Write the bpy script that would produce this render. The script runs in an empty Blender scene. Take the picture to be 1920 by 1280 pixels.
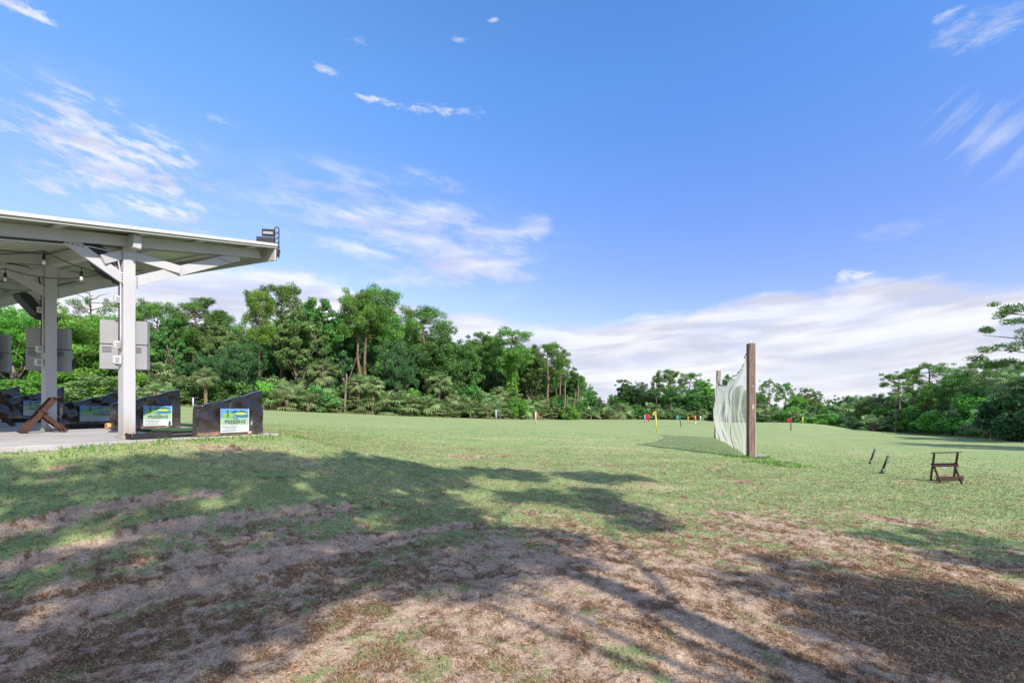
import bpy, bmesh, math, random
import numpy as np
from mathutils import Vector, Matrix

C = bpy.context.scene.collection
SC = bpy.context.scene
# ------------------------------------------------------------------ camera
F = 880.0            # focal length in photo pixels (1920 wide)
HZ = 770.0           # horizon row in the photo
EYE = 1.6
cam = bpy.data.cameras.new('camera'); cam_o = bpy.data.objects.new('camera', cam); C.objects.link(cam_o)
cam.sensor_width = 36; cam.lens = 36 * F / 1920; cam.shift_y = (HZ - 640) / 1920
cam.clip_start = 0.05; cam.clip_end = 4000
cam_o.location = (0, 0, EYE); cam_o.rotation_euler = (math.radians(90), 0, 0)
SC.camera = cam_o
# ------------------------------------------------------------------ light
SUN_EL = math.radians(38)
SUN_H = Vector((0.6, -0.8))          # horizontal direction towards the sun
SUN_STR = 4.5
SKY_STR = 0.15
EXPOSURE = 0.6
sun = bpy.data.lights.new('sun', 'SUN'); sun_o = bpy.data.objects.new('sun', sun); C.objects.link(sun_o)
sun.energy = SUN_STR; sun.angle = math.radians(0.5); sun.color = (1.0, 0.93, 0.83)
sd = Vector((SUN_H.x * math.cos(SUN_EL), SUN_H.y * math.cos(SUN_EL), math.sin(SUN_EL)))
sun_o.rotation_euler = sd.to_track_quat('Z', 'Y').to_euler(); sun_o.location = (60, -45, 60)
SC.view_settings.view_transform = 'Standard'; SC.view_settings.look = 'None'
SC.view_settings.gamma = 1; SC.view_settings.exposure = EXPOSURE

world = bpy.data.worlds.new('World'); SC.world = world; world.use_nodes = True
WN = world.node_tree; WN.nodes.clear()
def wn(t, **k):
    n = WN.nodes.new(t)
    for a, b in k.items(): setattr(n, a, b)
    return n
def wl(a, b): WN.links.new(a, b)
def wmath(op, a, b=None, c=None, clamp=False):
    n = wn('ShaderNodeMath', operation=op); n.use_clamp = clamp
    for i, v in enumerate((a, b, c)):
        if v is None: continue
        if isinstance(v, (int, float)): n.inputs[i].default_value = v
        else: wl(v, n.inputs[i])
    return n.outputs[0]
def wstep(v, lo, hi):
    n = wn('ShaderNodeMapRange', interpolation_type='SMOOTHSTEP')
    wl(v, n.inputs[0]); n.inputs[1].default_value = lo; n.inputs[2].default_value = hi
    return n.outputs[0]
sky = wn('ShaderNodeTexSky', sky_type='NISHITA'); sky.sun_disc = False
sky.sun_elevation = SUN_EL; sky.sun_rotation = math.atan2(SUN_H.x, SUN_H.y)
sky.air_density = 1.0; sky.dust_density = 0.6; sky.ozone_density = 2.2
geo = wn('ShaderNodeNewGeometry')
tcw = wn('ShaderNodeTexCoord')
sep = wn('ShaderNodeSeparateXYZ'); wl(tcw.outputs['Generated'], sep.inputs[0])
dx, dy, dz = sep.outputs
az = wmath('ARCTAN2', dx, dy)
hyp = wmath('SQRT', wmath('ADD', wmath('MULTIPLY', dx, dx), wmath('MULTIPLY', dy, dy)))
te = wmath('DIVIDE', dz, wmath('MAXIMUM', hyp, 0.02))      # tan(elevation)
def ae(px, py):
    x = (px - 960) / F; z = (HZ - py) / F
    return math.atan2(x, 1), z / math.hypot(x, 1)
def wnoise(sx, sz, scale, detail, rough, ang=0.0, off=0.0, dist=0.0):
    cb = wn('ShaderNodeCombineXYZ'); wl(az, cb.inputs[0]); wl(te, cb.inputs[1]); cb.inputs[2].default_value = off
    r = wn('ShaderNodeVectorRotate', rotation_type='Z_AXIS'); r.inputs['Angle'].default_value = ang; wl(cb.outputs[0], r.inputs[0])
    m = wn('ShaderNodeMapping'); wl(r.outputs[0], m.inputs[0]); m.inputs['Scale'].default_value = (sx, sz, 1)
    n = wn('ShaderNodeTexNoise'); wl(m.outputs[0], n.inputs[0]); n.inputs['Scale'].default_value = scale
    n.inputs['Detail'].default_value = detail; n.inputs['Roughness'].default_value = rough; n.inputs['Distortion'].default_value = dist
    return n.outputs[0]
def blob(px, py, rx, ry, ang=0.0):
    """soft elliptical mask round a sky direction; rx, ry in radians"""
    a0, e0 = ae(px, py)
    u = wmath('SUBTRACT', az, a0); v = wmath('SUBTRACT', te, e0)
    ca, sa = math.cos(ang), math.sin(ang)
    uu = wmath('ADD', wmath('MULTIPLY', u, ca / rx), wmath('MULTIPLY', v, sa / rx))
    vv = wmath('ADD', wmath('MULTIPLY', u, -sa / ry), wmath('MULTIPLY', v, ca / ry))
    d = wmath('SQRT', wmath('ADD', wmath('MULTIPLY', uu, uu), wmath('MULTIPLY', vv, vv)))
    return wmath('SUBTRACT', 1.0, wstep(d, 0.0, 1.0))
# wispy streaks
nA = wnoise(1, 2.8, 8, 10, 0.60, 0.14, 3.1, 0.25)
nB = wnoise(1, 2.3, 22, 9, 0.60, 0.13, 7.7, 0.25)
nC = wnoise(1, 6.0, 5, 8, 0.6, -0.75, 1.3, 0.2)
nP = wnoise(1, 2.2, 28, 9, 0.66, 0.05, 5.2, 0.4)
parts = []
def wisp(noise, mask, lo, hi, amt):
    m = wmath('ADD', noise, wmath('MULTIPLY', mask, 0.27))
    lo_ = lo - .10; hi_ = lo + .22
    parts.append(wmath('MULTIPLY', wmath('MULTIPLY', wstep(m, lo_, hi_), wstep(mask, 0.0, 0.35)), amt))
wisp(nB, blob(215, 300, .20, .13, -0.25), .66, 1.0, .9)
wisp(nB, blob(95, 350, .05, .03, 0), .66, 1.0, .8)
wisp(nB, blob(300, 395, .12, .035, -0.12), .70, .95, .8)
wisp(nA, blob(770, 440, .40, .16, -0.18), .64, 1.08, .6)
wisp(nB, blob(830, 345, .16, .05, -0.35), .74, 1.0, .35)
wisp(nA, blob(1010, 425, .07, .05, 0), .62, .92, .5)
wisp(nP, blob(30, 12, .08, .03, 0), .66, .95, .8)
wisp(nP, blob(660, 75, .045, .02, 0), .72, .98, .7)
wisp(nP, blob(612, 133, .06, .018, -.1), .70, .95, .8)
wisp(nP, blob(690, 184, .09, .018, 0), .68, .95, .8)
wisp(nP, blob(820, 207, .16, .024, 0), .70, .98, .75)
wisp(nP, blob(925, 38, .025, .012, 0), .70, .95, .7)
wisp(nP, blob(862, 75, .03, .014, 0), .70, .95, .6)
wisp(nP, blob(415, 230, .06, .02, 0), .70, .98, .4)
wisp(nC, blob(1840, 250, .11, .12, 0.8), .68, 1.1, .42)
wisp(nP, blob(1860, 40, .10, .05, 0), .66, 1.02, .4)
wisp(nP, blob(1780, 27, .03, .02, 0), .66, .98, .4)
wisp(nP, blob(1595, 520, .045, .025, 0), .62, .85, .8)
wisp(nA, blob(1700, 425, .09, .03, 0), .66, 1.0, .3)
wisp(nA, blob(900, 510, .26, .04, -.05), .64, .98, .6)
veil = wmath('MULTIPLY', wmath('MULTIPLY', blob(760, 440, .42, .17, -.15), wstep(nA, .3, .7)), .38); parts.append(veil)
veil2 = wmath('MULTIPLY', wmath('MULTIPLY', blob(230, 300, .26, .16, -.2), wstep(nB, .3, .7)), .30); parts.append(veil2)
# low cloud bank
edge = wn('ShaderNodeFloatCurve')
azn = wmath('MULTIPLY_ADD', az, 1 / 6.2832, 0.5, True)
pts = [(-400, 500), (100, 520), (380, 492), (560, 500), (700, 545), (860, 583), (1050, 603), (1230, 590), (1400, 560), (1560, 540), (1680, 512), (1800, 525), (1920, 522), (2500, 500)]
cv = edge.mapping.curves[0]
pp = [(0.0, .20)] + [((ae(a, b)[0]) / 6.2832 + .5, ae(a, b)[1]) for a, b in pts] + [(1.0, .20)]
cv.points[0].location = pp[0]; cv.points[-1].location = pp[-1]
for p in pp[1:-1]: cv.points.new(*p)
edge.mapping.update()
wl(azn, edge.inputs['Value'])
nE = wnoise(1, 2.5, 9, 8, 0.55, 0.0, 9.0, 0.2)
nF = wnoise(1, 5.5, 5, 9, 0.58, -0.08, 2.0, 0.3)
ed = wmath('ADD', wmath('SUBTRACT', edge.outputs[0], te), wmath('MULTIPLY', wmath('SUBTRACT', nE, 0.5), .10))
bank = wstep(ed, -0.008, 0.030)
bank = wmath('MULTIPLY', bank, wmath('ADD', .80, wmath('MULTIPLY', wstep(nF, .35, .6), .20)))
tot = bank
for p in parts: tot = wmath('ADD', tot, wmath('MULTIPLY', p, wmath('SUBTRACT', 1.0, tot)))
# unseen thin cloud added overhead and behind the photographer to neutralise blue shade
high = wmath('MAXIMUM', wstep(te, 1.1, 2.0), wstep(wmath('MULTIPLY', dy, -1.0), .05, .5))
high = wmath('MULTIPLY', wmath('MULTIPLY', high, wstep(te, .0, .25)), wmath('ADD', .34, wmath('MULTIPLY', wstep(nF, .35, .6), .3)))
tot = wmath('ADD', tot, wmath('MULTIPLY', high, wmath('SUBTRACT', 1.0, tot)))
tot = wmath('MULTIPLY', tot, wstep(te, -0.05, 0.0))
# grey and white inside the bank
nG = wnoise(1, 6.0, 4.5, 8, 0.55, -0.06, 12.0, 0.4)
shade = wstep(nG, .34, .64)
g1 = blob(1205, 672, .05, .03, 0); g2 = blob(1560, 690, .14, .03, 0.05)
grey = wmath('MAXIMUM', wmath('MULTIPLY', g1, wstep(nP, .35, .55)), wmath('MULTIPLY', g2, .6))
shade = wmath('MULTIPLY', shade, wmath('SUBTRACT', 1.0, grey))
ccol = wn('ShaderNodeMixRGB'); wl(shade, ccol.inputs[0])
K = 1 / SKY_STR
ccol.inputs[1].default_value = (.44 * K, .455 * K, .545 * K, 1); ccol.inputs[2].default_value = (.65 * K, .655 * K, .69 * K, 1)
hs = wn('ShaderNodeHueSaturation'); hs.inputs['Saturation'].default_value = 1.12; hs.inputs['Value'].default_value = 1.0; hs.inputs['Hue'].default_value = 0.512
wl(sky.outputs[0], hs.inputs['Color'])
gm = wn('ShaderNodeMixRGB', blend_type='MULTIPLY'); gm.inputs[0].default_value = 1; wl(hs.outputs[0], gm.inputs[1]); skc = wn('ShaderNodeMixRGB'); wl(wstep(te, .15, .75), skc.inputs[0]); skc.inputs[1].default_value = (.93, .84, 1.02, 1); skc.inputs[2].default_value = (.80, 1.19, 1.38, 1)
skl = wn('ShaderNodeMixRGB', blend_type='MULTIPLY'); wl(wstep(az, .45, -.75), skl.inputs[0]); wl(skc.outputs[0], skl.inputs[1]); skl.inputs[2].default_value = (1.30, 1.20, 1.03, 1); wl(skl.outputs[0], gm.inputs[2])
mixw = wn('ShaderNodeMixRGB'); wl(tot, mixw.inputs[0]); wl(gm.outputs[0], mixw.inputs[1]); wl(ccol.outputs[0], mixw.inputs[2])
bg = wn('ShaderNodeBackground'); bg.inputs[1].default_value = SKY_STR; wl(mixw.outputs[0], bg.inputs[0])
wo = wn('ShaderNodeOutputWorld'); wl(bg.outputs[0], wo.inputs[0])
world.cycles.sampling_method = 'MANUAL'; world.cycles.sample_map_resolution = 512

# ------------------------------------------------------------------ helpers
def tag(o, label=None, cat=None, group=None, kind=None):
    if label: o['label'] = label
    if cat: o['category'] = cat
    if group: o['group'] = group
    if kind: o['kind'] = kind
    return o
def npmesh(name, V, Fc, smooth=False, attrs=None):
    """V (n,3), Fc (m,k) index array"""
    me = bpy.data.meshes.new(name)
    V = np.asarray(V, dtype=np.float32); Fc = np.asarray(Fc, dtype=np.int32)
    me.vertices.add(len(V)); me.vertices.foreach_set('co', V.ravel())
    k = Fc.shape[1]; m = len(Fc)
    me.loops.add(m * k); me.loops.foreach_set('vertex_index', Fc.ravel())
    me.polygons.add(m); me.polygons.foreach_set('loop_start', np.arange(0, m * k, k, dtype=np.int32))
    try: me.polygons.foreach_set('loop_total', np.full(m, k, dtype=np.int32))
    except Exception: pass
    if smooth: me.polygons.foreach_set('use_smooth', np.ones(m, dtype=bool))
    me.update(calc_edges=True)
    for an, av in (attrs or {}).items():
        a = me.attributes.new(an, 'FLOAT', 'POINT'); a.data.foreach_set('value', np.asarray(av, dtype=np.float32))
    return me
def link(name, me, mat=None, parent=None, loc=None, rot=None, scale=None):
    o = bpy.data.objects.new(name, me); C.objects.link(o)
    if mat is not None and me is not None and not me.materials: me.materials.append(mat)
    if parent is not None: o.parent = parent
    if loc is not None: o.location = loc
    if rot is not None: o.rotation_euler = rot
    if scale is not None: o.scale = scale
    return o
def empty(name, loc=(0, 0, 0), rz=0, label=None, cat=None, group=None):
    o = bpy.data.objects.new(name, None); C.objects.link(o); o.location = loc; o.rotation_euler = (0, 0, rz)
    o.empty_display_size = .2
    return tag(o, label, cat, group)
class MB:
    """collects pieces into one mesh"""
    def __init__(s): s.v = []; s.f = []
    def add(s, vs, fs):
        n = len(s.v); s.v += [tuple(v) for v in vs]; s.f += [tuple(i + n for i in f) for f in fs]; return s
    def box(s, c, size, rz=0, M=None):
        hx, hy, hz = size[0] / 2, size[1] / 2, size[2] / 2
        vs = [Vector((x, y, z)) for x in (-hx, hx) for y in (-hy, hy) for z in (-hz, hz)]
        if M is not None: vs = [M @ v for v in vs]
        R = Matrix.Rotation(rz, 3, 'Z')
        vs = [R @ v + Vector(c) for v in vs]
        return s.add(vs, [(0, 1, 3, 2), (4, 6, 7, 5), (0, 4, 5, 1), (2, 3, 7, 6), (0, 2, 6, 4), (1, 5, 7, 3)])
    def bar(s, a, b, w, h, up=(0, 0, 1)):
        """box beam from a to b: w sideways, h along up"""
        a, b = Vector(a), Vector(b); d = (b - a); L = d.length; d.normalize()
        up = Vector(up); sx = d.cross(up)
        if sx.length < 1e-5: sx = d.cross(Vector((1, 0, 0)))
        sx.normalize(); u = sx.cross(d).normalized()
        vs = [p + sx * i * w / 2 + u * j * h / 2 for p in (a, b) for i in (-1, 1) for j in (-1, 1)]
        return s.add(vs, [(0, 1, 3, 2), (4, 6, 7, 5), (0, 4, 5, 1), (2, 3, 7, 6), (0, 2, 6, 4), (1, 5, 7, 3)])
    def tube(s, pts, rad, n=8, cap=True):
        pts = [Vector(p) for p in pts]
        if isinstance(rad, (int, float)): rad = [rad] * len(pts)
        rings = []; prev = None
        for i, p in enumerate(pts):
            d = (pts[min(i + 1, len(pts) - 1)] - pts[max(i - 1, 0)]).normalized()
            if prev is None:
                x = d.orthogonal().normalized()
            else:
                x = prev - d * prev.dot(d)
                x = x.normalized() if x.length > 1e-6 else d.orthogonal().normalized()
            prev = x; y = d.cross(x)
            rings.append([p + (x * math.cos(2 * math.pi * k / n) + y * math.sin(2 * math.pi * k / n)) * rad[i] for k in range(n)])
        vs = [v for r in rings for v in r]; fs = []
        for i in range(len(pts) - 1):
            for k in range(n):
                a = i * n + k; b = i * n + (k + 1) % n
                fs.append((a, b, b + n, a + n))
        if cap:
            fs.append(tuple(range(n - 1, -1, -1))); fs.append(tuple((len(pts) - 1) * n + k for k in range(n)))
        return s.add(vs, fs)
    def lathe(s, prof, n=16, c=(0, 0, 0)):
        m = len(prof)
        vs = [(c[0] + r * math.cos(2 * math.pi * k / n), c[1] + r * math.sin(2 * math.pi * k / n), c[2] + z) for r, z in prof for k in range(n)]
        fs = [(i * n + k, i * n + (k + 1) % n, (i + 1) * n + (k + 1) % n, (i + 1) * n + k) for i in range(m - 1) for k in range(n)]
        return s.add(vs, fs)
    def build(s, name, mat=None, parent=None, smooth=False, bevel=0, loc=None):
        me = bpy.data.meshes.new(name); me.from_pydata(s.v, [], s.f); me.update()
        bm = bmesh.new(); bm.from_mesh(me); bmesh.ops.recalc_face_normals(bm, faces=bm.faces)
        bm.to_mesh(me); bm.free()
        if smooth:
            for p in me.polygons: p.use_smooth = True
        o = link(name, me, mat, parent, loc)
        if bevel:
            b = o.modifiers.new('bevel', 'BEVEL'); b.width = bevel; b.segments = 2; b.limit_method = 'ANGLE'
        return o
def copy_tree(o, parent=None, top=True):
    c = o.copy(); C.objects.link(c)
    if parent is not None: c.parent = parent
    for ch in list(o.children): copy_tree(ch, c, False)
    return c

# numpy value noise -------------------------------------------------
def _h(ix, iy, seed):
    n = (ix.astype(np.int64) * 374761393 + iy.astype(np.int64) * 668265263 + seed * 1274126177) & 0xFFFFFFFF
    n = ((n ^ (n >> 13)) * 1274126177) & 0xFFFFFFFF
    n = (n ^ (n >> 16)) & 0xFFFFFF
    return n / float(0xFFFFFF)
def vnoise(x, y, seed=0):
    xi = np.floor(x); yi = np.floor(y); fx = x - xi; fy = y - yi
    fx = fx * fx * (3 - 2 * fx); fy = fy * fy * (3 - 2 * fy)
    a = _h(xi, yi, seed); b = _h(xi + 1, yi, seed); c = _h(xi, yi + 1, seed); d = _h(xi + 1, yi + 1, seed)
    return (a * (1 - fx) + b * fx) * (1 - fy) + (c * (1 - fx) + d * fx) * fy
def fbm(x, y, scale, octv=4, seed=0, gain=.5):
    s = 0; a = 1; t = 0; f = scale
    for i in range(octv):
        s = s + a * vnoise(x * f + 17.3 * i, y * f - 9.1 * i, seed + i); t += a; a *= gain; f *= 2.03
    return s / t
def sst(v, lo, hi):
    t = np.clip((v - lo) / (hi - lo), 0, 1); return t * t * (3 - 2 * t)

# ------------------------------------------------------------------ materials
def mat(name):
    m = bpy.data.materials.new(name); m.use_nodes = True
    nt = m.node_tree; bs = nt.nodes['Principled BSDF']
    return m, nt, bs
def simple(name, col, rough=.6, metal=0, var=.12, scale=8, bump=.0, bscale=60, spec=.4, dirt=None, dscale=3, dlo=.5, dhi=.75):
    m, nt, bs = mat(name)
    tc = nt.nodes.new('ShaderNodeTexCoord'); no = nt.nodes.new('ShaderNodeTexNoise'); nt.links.new(tc.outputs['Object'], no.inputs[0])
    no.inputs['Scale'].default_value = scale; no.inputs['Detail'].default_value = 6
    mr = nt.nodes.new('ShaderNodeMapRange'); nt.links.new(no.outputs[0], mr.inputs[0]); mr.inputs[1].default_value = .3; mr.inputs[2].default_value = .7
    mr.inputs[3].default_value = 1 - var; mr.inputs[4].default_value = 1 + var
    mx = nt.nodes.new('ShaderNodeVectorMath'); mx.operation = 'SCALE'; mx.inputs[0].default_value = col[:3]; nt.links.new(mr.outputs[0], mx.inputs['Scale'])
    out = mx.outputs[0]
    if dirt:
        n2 = nt.nodes.new('ShaderNodeTexNoise'); nt.links.new(tc.outputs['Object'], n2.inputs[0]); n2.inputs['Scale'].default_value = dscale; n2.inputs['Detail'].default_value = 8; n2.inputs['Roughness'].default_value = .65
        m2 = nt.nodes.new('ShaderNodeMapRange'); nt.links.new(n2.outputs[0], m2.inputs[0]); m2.inputs[1].default_value = dlo; m2.inputs[2].default_value = dhi
        mm = nt.nodes.new('ShaderNodeMixRGB'); nt.links.new(m2.outputs[0], mm.inputs[0]); nt.links.new(out, mm.inputs[1]); mm.inputs[2].default_value = (*dirt[:3], 1)
        out = mm.outputs[0]
    nt.links.new(out, bs.inputs['Base Color'])
    bs.inputs['Roughness'].default_value = rough; bs.inputs['Metallic'].default_value = metal
    bs.inputs['Specular IOR Level'].default_value = spec
    if bump:
        n3 = nt.nodes.new('ShaderNodeTexNoise'); nt.links.new(tc.outputs['Object'], n3.inputs[0]); n3.inputs['Scale'].default_value = bscale; n3.inputs['Detail'].default_value = 5
        b = nt.nodes.new('ShaderNodeBump'); b.inputs['Strength'].default_value = bump; b.inputs['Distance'].default_value = .01
        nt.links.new(n3.outputs[0], b.inputs['Height']); nt.links.new(b.outputs[0], bs.inputs['Normal'])
    return m
def wood(name, c1, c2, grain=(30, 30, 2.2), rough=.75, bump=.35):
    m, nt, bs = mat(name)
    tc = nt.nodes.new('ShaderNodeTexCoord'); mp = nt.nodes.new('ShaderNodeMapping'); mp.inputs['Scale'].default_value = grain
    nt.links.new(tc.outputs['Object'], mp.inputs[0])
    no = nt.nodes.new('ShaderNodeTexNoise'); nt.links.new(mp.outputs[0], no.inputs[0]); no.inputs['Scale'].default_value = 1.4; no.inputs['Detail'].default_value = 9; no.inputs['Roughness'].default_value = .65
    cr = nt.nodes.new('ShaderNodeValToRGB'); nt.links.new(no.outputs[0], cr.inputs[0])
    cr.color_ramp.elements[0].position = .36; cr.color_ramp.elements[0].color = (*c1, 1); cr.color_ramp.elements[1].position = .66; cr.color_ramp.elements[1].color = (*c2, 1)
    nt.links.new(cr.outputs[0], bs.inputs['Base Color']); bs.inputs['Roughness'].default_value = rough; bs.inputs['Specular IOR Level'].default_value = .25
    b = nt.nodes.new('ShaderNodeBump'); b.inputs['Strength'].default_value = bump; b.inputs['Distance'].default_value = .006
    nt.links.new(no.outputs[0], b.inputs['Height']); nt.links.new(b.outputs[0], bs.inputs['Normal'])
    return m
def foliage(name, c1, c2, c3, trans=.35, rough=.55, jitter=.25):
    """leaf colour varies per leaf (rnd attribute), per clump (noise) and per tree (object random)"""
    m, nt, bs = mat(name); nt.nodes.remove(bs)
    out = nt.nodes['Material Output']
    at = nt.nodes.new('ShaderNodeAttribute'); at.attribute_name = 'rnd'
    oi = nt.nodes.new('ShaderNodeObjectInfo')
    tc = nt.nodes.new('ShaderNodeTexCoord'); no = nt.nodes.new('ShaderNodeTexNoise'); nt.links.new(tc.outputs['Object'], no.inputs[0]); no.inputs['Scale'].default_value = .55; no.inputs['Detail'].default_value = 3
    a = nt.nodes.new('ShaderNodeMath'); a.operation = 'MULTIPLY_ADD'; nt.links.new(no.outputs[0], a.inputs[0]); a.inputs[1].default_value = 1.5; a.inputs[2].default_value = -.5
    b = nt.nodes.new('ShaderNodeMath'); b.operation = 'MULTIPLY_ADD'; nt.links.new(at.outputs['Fac'], b.inputs[0]); b.inputs[1].default_value = .42; nt.links.new(a.outputs[0], b.inputs[2])
    cr = nt.nodes.new('ShaderNodeValToRGB'); nt.links.new(b.outputs[0], cr.inputs[0])
    e = cr.color_ramp.elements; e[0].position = .1; e[0].color = (*c1, 1); e[1].position = .5; e[1].color = (*c2, 1); x = e.new(.95); x.color = (*c3, 1)
    hsv = nt.nodes.new('ShaderNodeHueSaturation'); nt.links.new(cr.outputs[0], hsv.inputs['Color'])
    h = nt.nodes.new('ShaderNodeMath'); h.operation = 'MULTIPLY_ADD'; nt.links.new(oi.outputs['Random'], h.inputs[0]); h.inputs[1].default_value = .026; h.inputs[2].default_value = .487; nt.links.new(h.outputs[0], hsv.inputs['Hue'])
    v = nt.nodes.new('ShaderNodeMath'); v.operation = 'MULTIPLY_ADD'; nt.links.new(oi.outputs['Random'], v.inputs[0]); v.inputs[1].default_value = jitter * 2; v.inputs[2].default_value = 1 - jitter; nt.links.new(v.outputs[0], hsv.inputs['Value'])
    d = nt.nodes.new('ShaderNodeBsdfPrincipled'); d.inputs['Roughness'].default_value = rough; d.inputs['Specular IOR Level'].default_value = .3
    t = nt.nodes.new('ShaderNodeBsdfTranslucent')
    nt.links.new(hsv.outputs[0], d.inputs['Base Color']); nt.links.new(hsv.outputs[0], t.inputs['Color'])
    mx = nt.nodes.new('ShaderNodeMixShader'); mx.inputs[0].default_value = trans
    nt.links.new(d.outputs[0], mx.inputs[1]); nt.links.new(t.outputs[0], mx.inputs[2]); nt.links.new(mx.outputs[0], out.inputs[0])
    return m
M = {}
M['white_paint'] = simple('white_paint', (.47, .46, .475), .5, var=.05, scale=3, bump=.12, bscale=40, dirt=(.5, .47, .43), dscale=2.2, dlo=.55, dhi=.95)
_nt = M['white_paint'].node_tree; _b = _nt.nodes['Principled BSDF']; _src = _b.inputs['Base Color'].links[0].from_socket
_tc = _nt.nodes.new('ShaderNodeTexCoord'); _sp = _nt.nodes.new('ShaderNodeSeparateXYZ'); _nt.links.new(_tc.outputs['Object'], _sp.inputs[0])
_no = _nt.nodes.new('ShaderNodeTexNoise'); _no.inputs['Scale'].default_value = 9; _no.inputs['Detail'].default_value = 7; _mp = _nt.nodes.new('ShaderNodeMapping'); _mp.inputs['Scale'].default_value = (1, 1, .25); _nt.links.new(_tc.outputs['Object'], _mp.inputs[0]); _nt.links.new(_mp.outputs[0], _no.inputs[0])
_m1 = _nt.nodes.new('ShaderNodeMath'); _m1.operation = 'MULTIPLY_ADD'; _nt.links.new(_no.outputs[0], _m1.inputs[0]); _m1.inputs[1].default_value = -.75; _nt.links.new(_sp.outputs[2], _m1.inputs[2])
_mr = _nt.nodes.new('ShaderNodeMapRange'); _nt.links.new(_m1.outputs[0], _mr.inputs[0]); _mr.inputs[1].default_value = -.45; _mr.inputs[2].default_value = .12; _mr.inputs[3].default_value = .75; _mr.inputs[4].default_value = 0
_mx = _nt.nodes.new('ShaderNodeMixRGB'); _nt.links.new(_mr.outputs[0], _mx.inputs[0]); _nt.links.new(_src, _mx.inputs[1]); _mx.inputs[2].default_value = (.30, .22, .16, 1); _nt.links.new(_mx.outputs[0], _b.inputs['Base Color'])
M['roof_metal'] = simple('roof_metal', (.44, .46, .38), .45, var=.06, scale=2, dirt=(.28, .28, .22), dscale=2, dlo=.55, dhi=.9)
M['trim'] = simple('roof_trim', (.5, .485, .47), .4, var=.04, dirt=(.45, .42, .38), dscale=5, dlo=.6, dhi=.9)
M['black_vinyl'] = simple('black_vinyl', (.016, .016, .018), .3, var=.3, scale=5, bump=.5, bscale=18, spec=.6)
M['black_plastic'] = simple('black_plastic', (.012, .012, .013), .5, var=.2)
M['rubber'] = simple('black_rubber', (.018, .018, .02), .8, var=.3, bump=.3)
M['lens'] = simple('lens_glass', (.35, .36, .38), .25, var=.15)
M['fins'] = simple('cast_metal', (.09, .09, .10), .45, metal=.6)
M['cab'] = simple('cabinet_metal', (.29, .29, .31), .5, var=.06, scale=4, dirt=(.33, .32, .31), dscale=3, dlo=.5, dhi=.9)
M['slit'] = simple('dark_slit', (.03, .03, .035), .7)
M['outlet'] = simple('outlet_box', (.62, .60, .58), .5, var=.05, dirt=(.3, .28, .26), dscale=14, dlo=.5, dhi=.8)
M['conduit'] = simple('conduit', (.045, .04, .05), .5)
M['conduit_l'] = simple('painted_conduit', (.5, .48, .52), .5)
M['glass'] = simple('bulb_glass', (.75, .73, .66), .1, var=.02, spec=.8)
M['brown'] = wood('brown_stained_wood', (.034, .016, .011), (.08, .038, .026), (25, 25, 25), .55, .2)
M['postwood'] = wood('weathered_post_wood', (.10, .062, .05), (.27, .19, .155), (22, 22, 1.2), .85, .8)
M['postwood2'] = wood('grey_post_wood', (.17, .13, .11), (.36, .29, .25), (22, 22, 1.2), .85, .8)
M['rope'] = simple('dark_rope', (.05, .045, .045), .8)
M['matgreen'] = simple('green_turf_mat', (.035, .11, .03), .9, var=.3, scale=60, bump=.6, bscale=300)
M['foam'] = simple('orange_foam', (.62, .33, .16), .8, var=.2)
M['steel'] = simple('dull_steel', (.5, .5, .52), .4, metal=.7)
M['darkmetal'] = simple('dark_painted_metal', (.03, .025, .025), .5)
M['signface'] = simple('sign_white', (.50, .54, .52), .4, var=.03)
M['signblue'] = simple('sign_blue', (.11, .27, .50), .4, var=.05)
M['signgreen'] = simple('sign_green', (.18, .38, .09), .4, var=.06)
M['signpale'] = simple('sign_pale_green', (.30, .43, .29), .4, var=.06)
M['signhill'] = simple('sign_hill', (.03, .10, .06), .4)
M['signlake'] = simple('sign_lake', (.03, .20, .26), .4)
M['signlime'] = simple('sign_lime', (.40, .55, .13), .4)
M['ink'] = simple('sign_ink', (.05, .10, .06), .5)
M['inkgrey'] = simple('sign_ink_grey', (.22, .24, .28), .5)
for nme, c in dict(yellow=(.66, .58, .07), teal=(.05, .26, .22), red=(.55, .02, .03), orange=(.60, .16, .03), white=(.60, .60, .62), lavender=(.42, .42, .62), maroon=(.10, .03, .06), dkgreen=(.02, .10, .06), amber=(.75, .38, .08), pink=(.62, .06, .20)).items():
    M['f_' + nme] = simple('paint_' + nme, c, .5, var=.08)

# concrete
m, nt, bs = mat('concrete'); M['concrete'] = m
tc = nt.nodes.new('ShaderNodeTexCoord'); n1 = nt.nodes.new('ShaderNodeTexNoise'); n1.inputs['Scale'].default_value = 1.1; n1.inputs['Detail'].default_value = 10; n1.inputs['Roughness'].default_value = .7
nt.links.new(tc.outputs['Object'], n1.inputs[0]); cr = nt.nodes.new('ShaderNodeValToRGB'); nt.links.new(n1.outputs[0], cr.inputs[0])
cr.color_ramp.elements[0].position = .3; cr.color_ramp.elements[0].color = (.30, .28, .26, 1); cr.color_ramp.elements[1].position = .7; cr.color_ramp.elements[1].color = (.47, .44, .42, 1)
nt.links.new(cr.outputs[0], bs.inputs['Base Color']); bs.inputs['Roughness'].default_value = .85
n2 = nt.nodes.new('ShaderNodeTexNoise'); n2.inputs['Scale'].default_value = 60; nt.links.new(tc.outputs['Object'], n2.inputs[0]); bb = nt.nodes.new('ShaderNodeBump'); bb.inputs['Strength'].default_value = .3; bb.inputs['Distance'].default_value = .005
nt.links.new(n2.outputs[0], bb.inputs['Height']); nt.links.new(bb.outputs[0], bs.inputs['Normal'])
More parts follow.
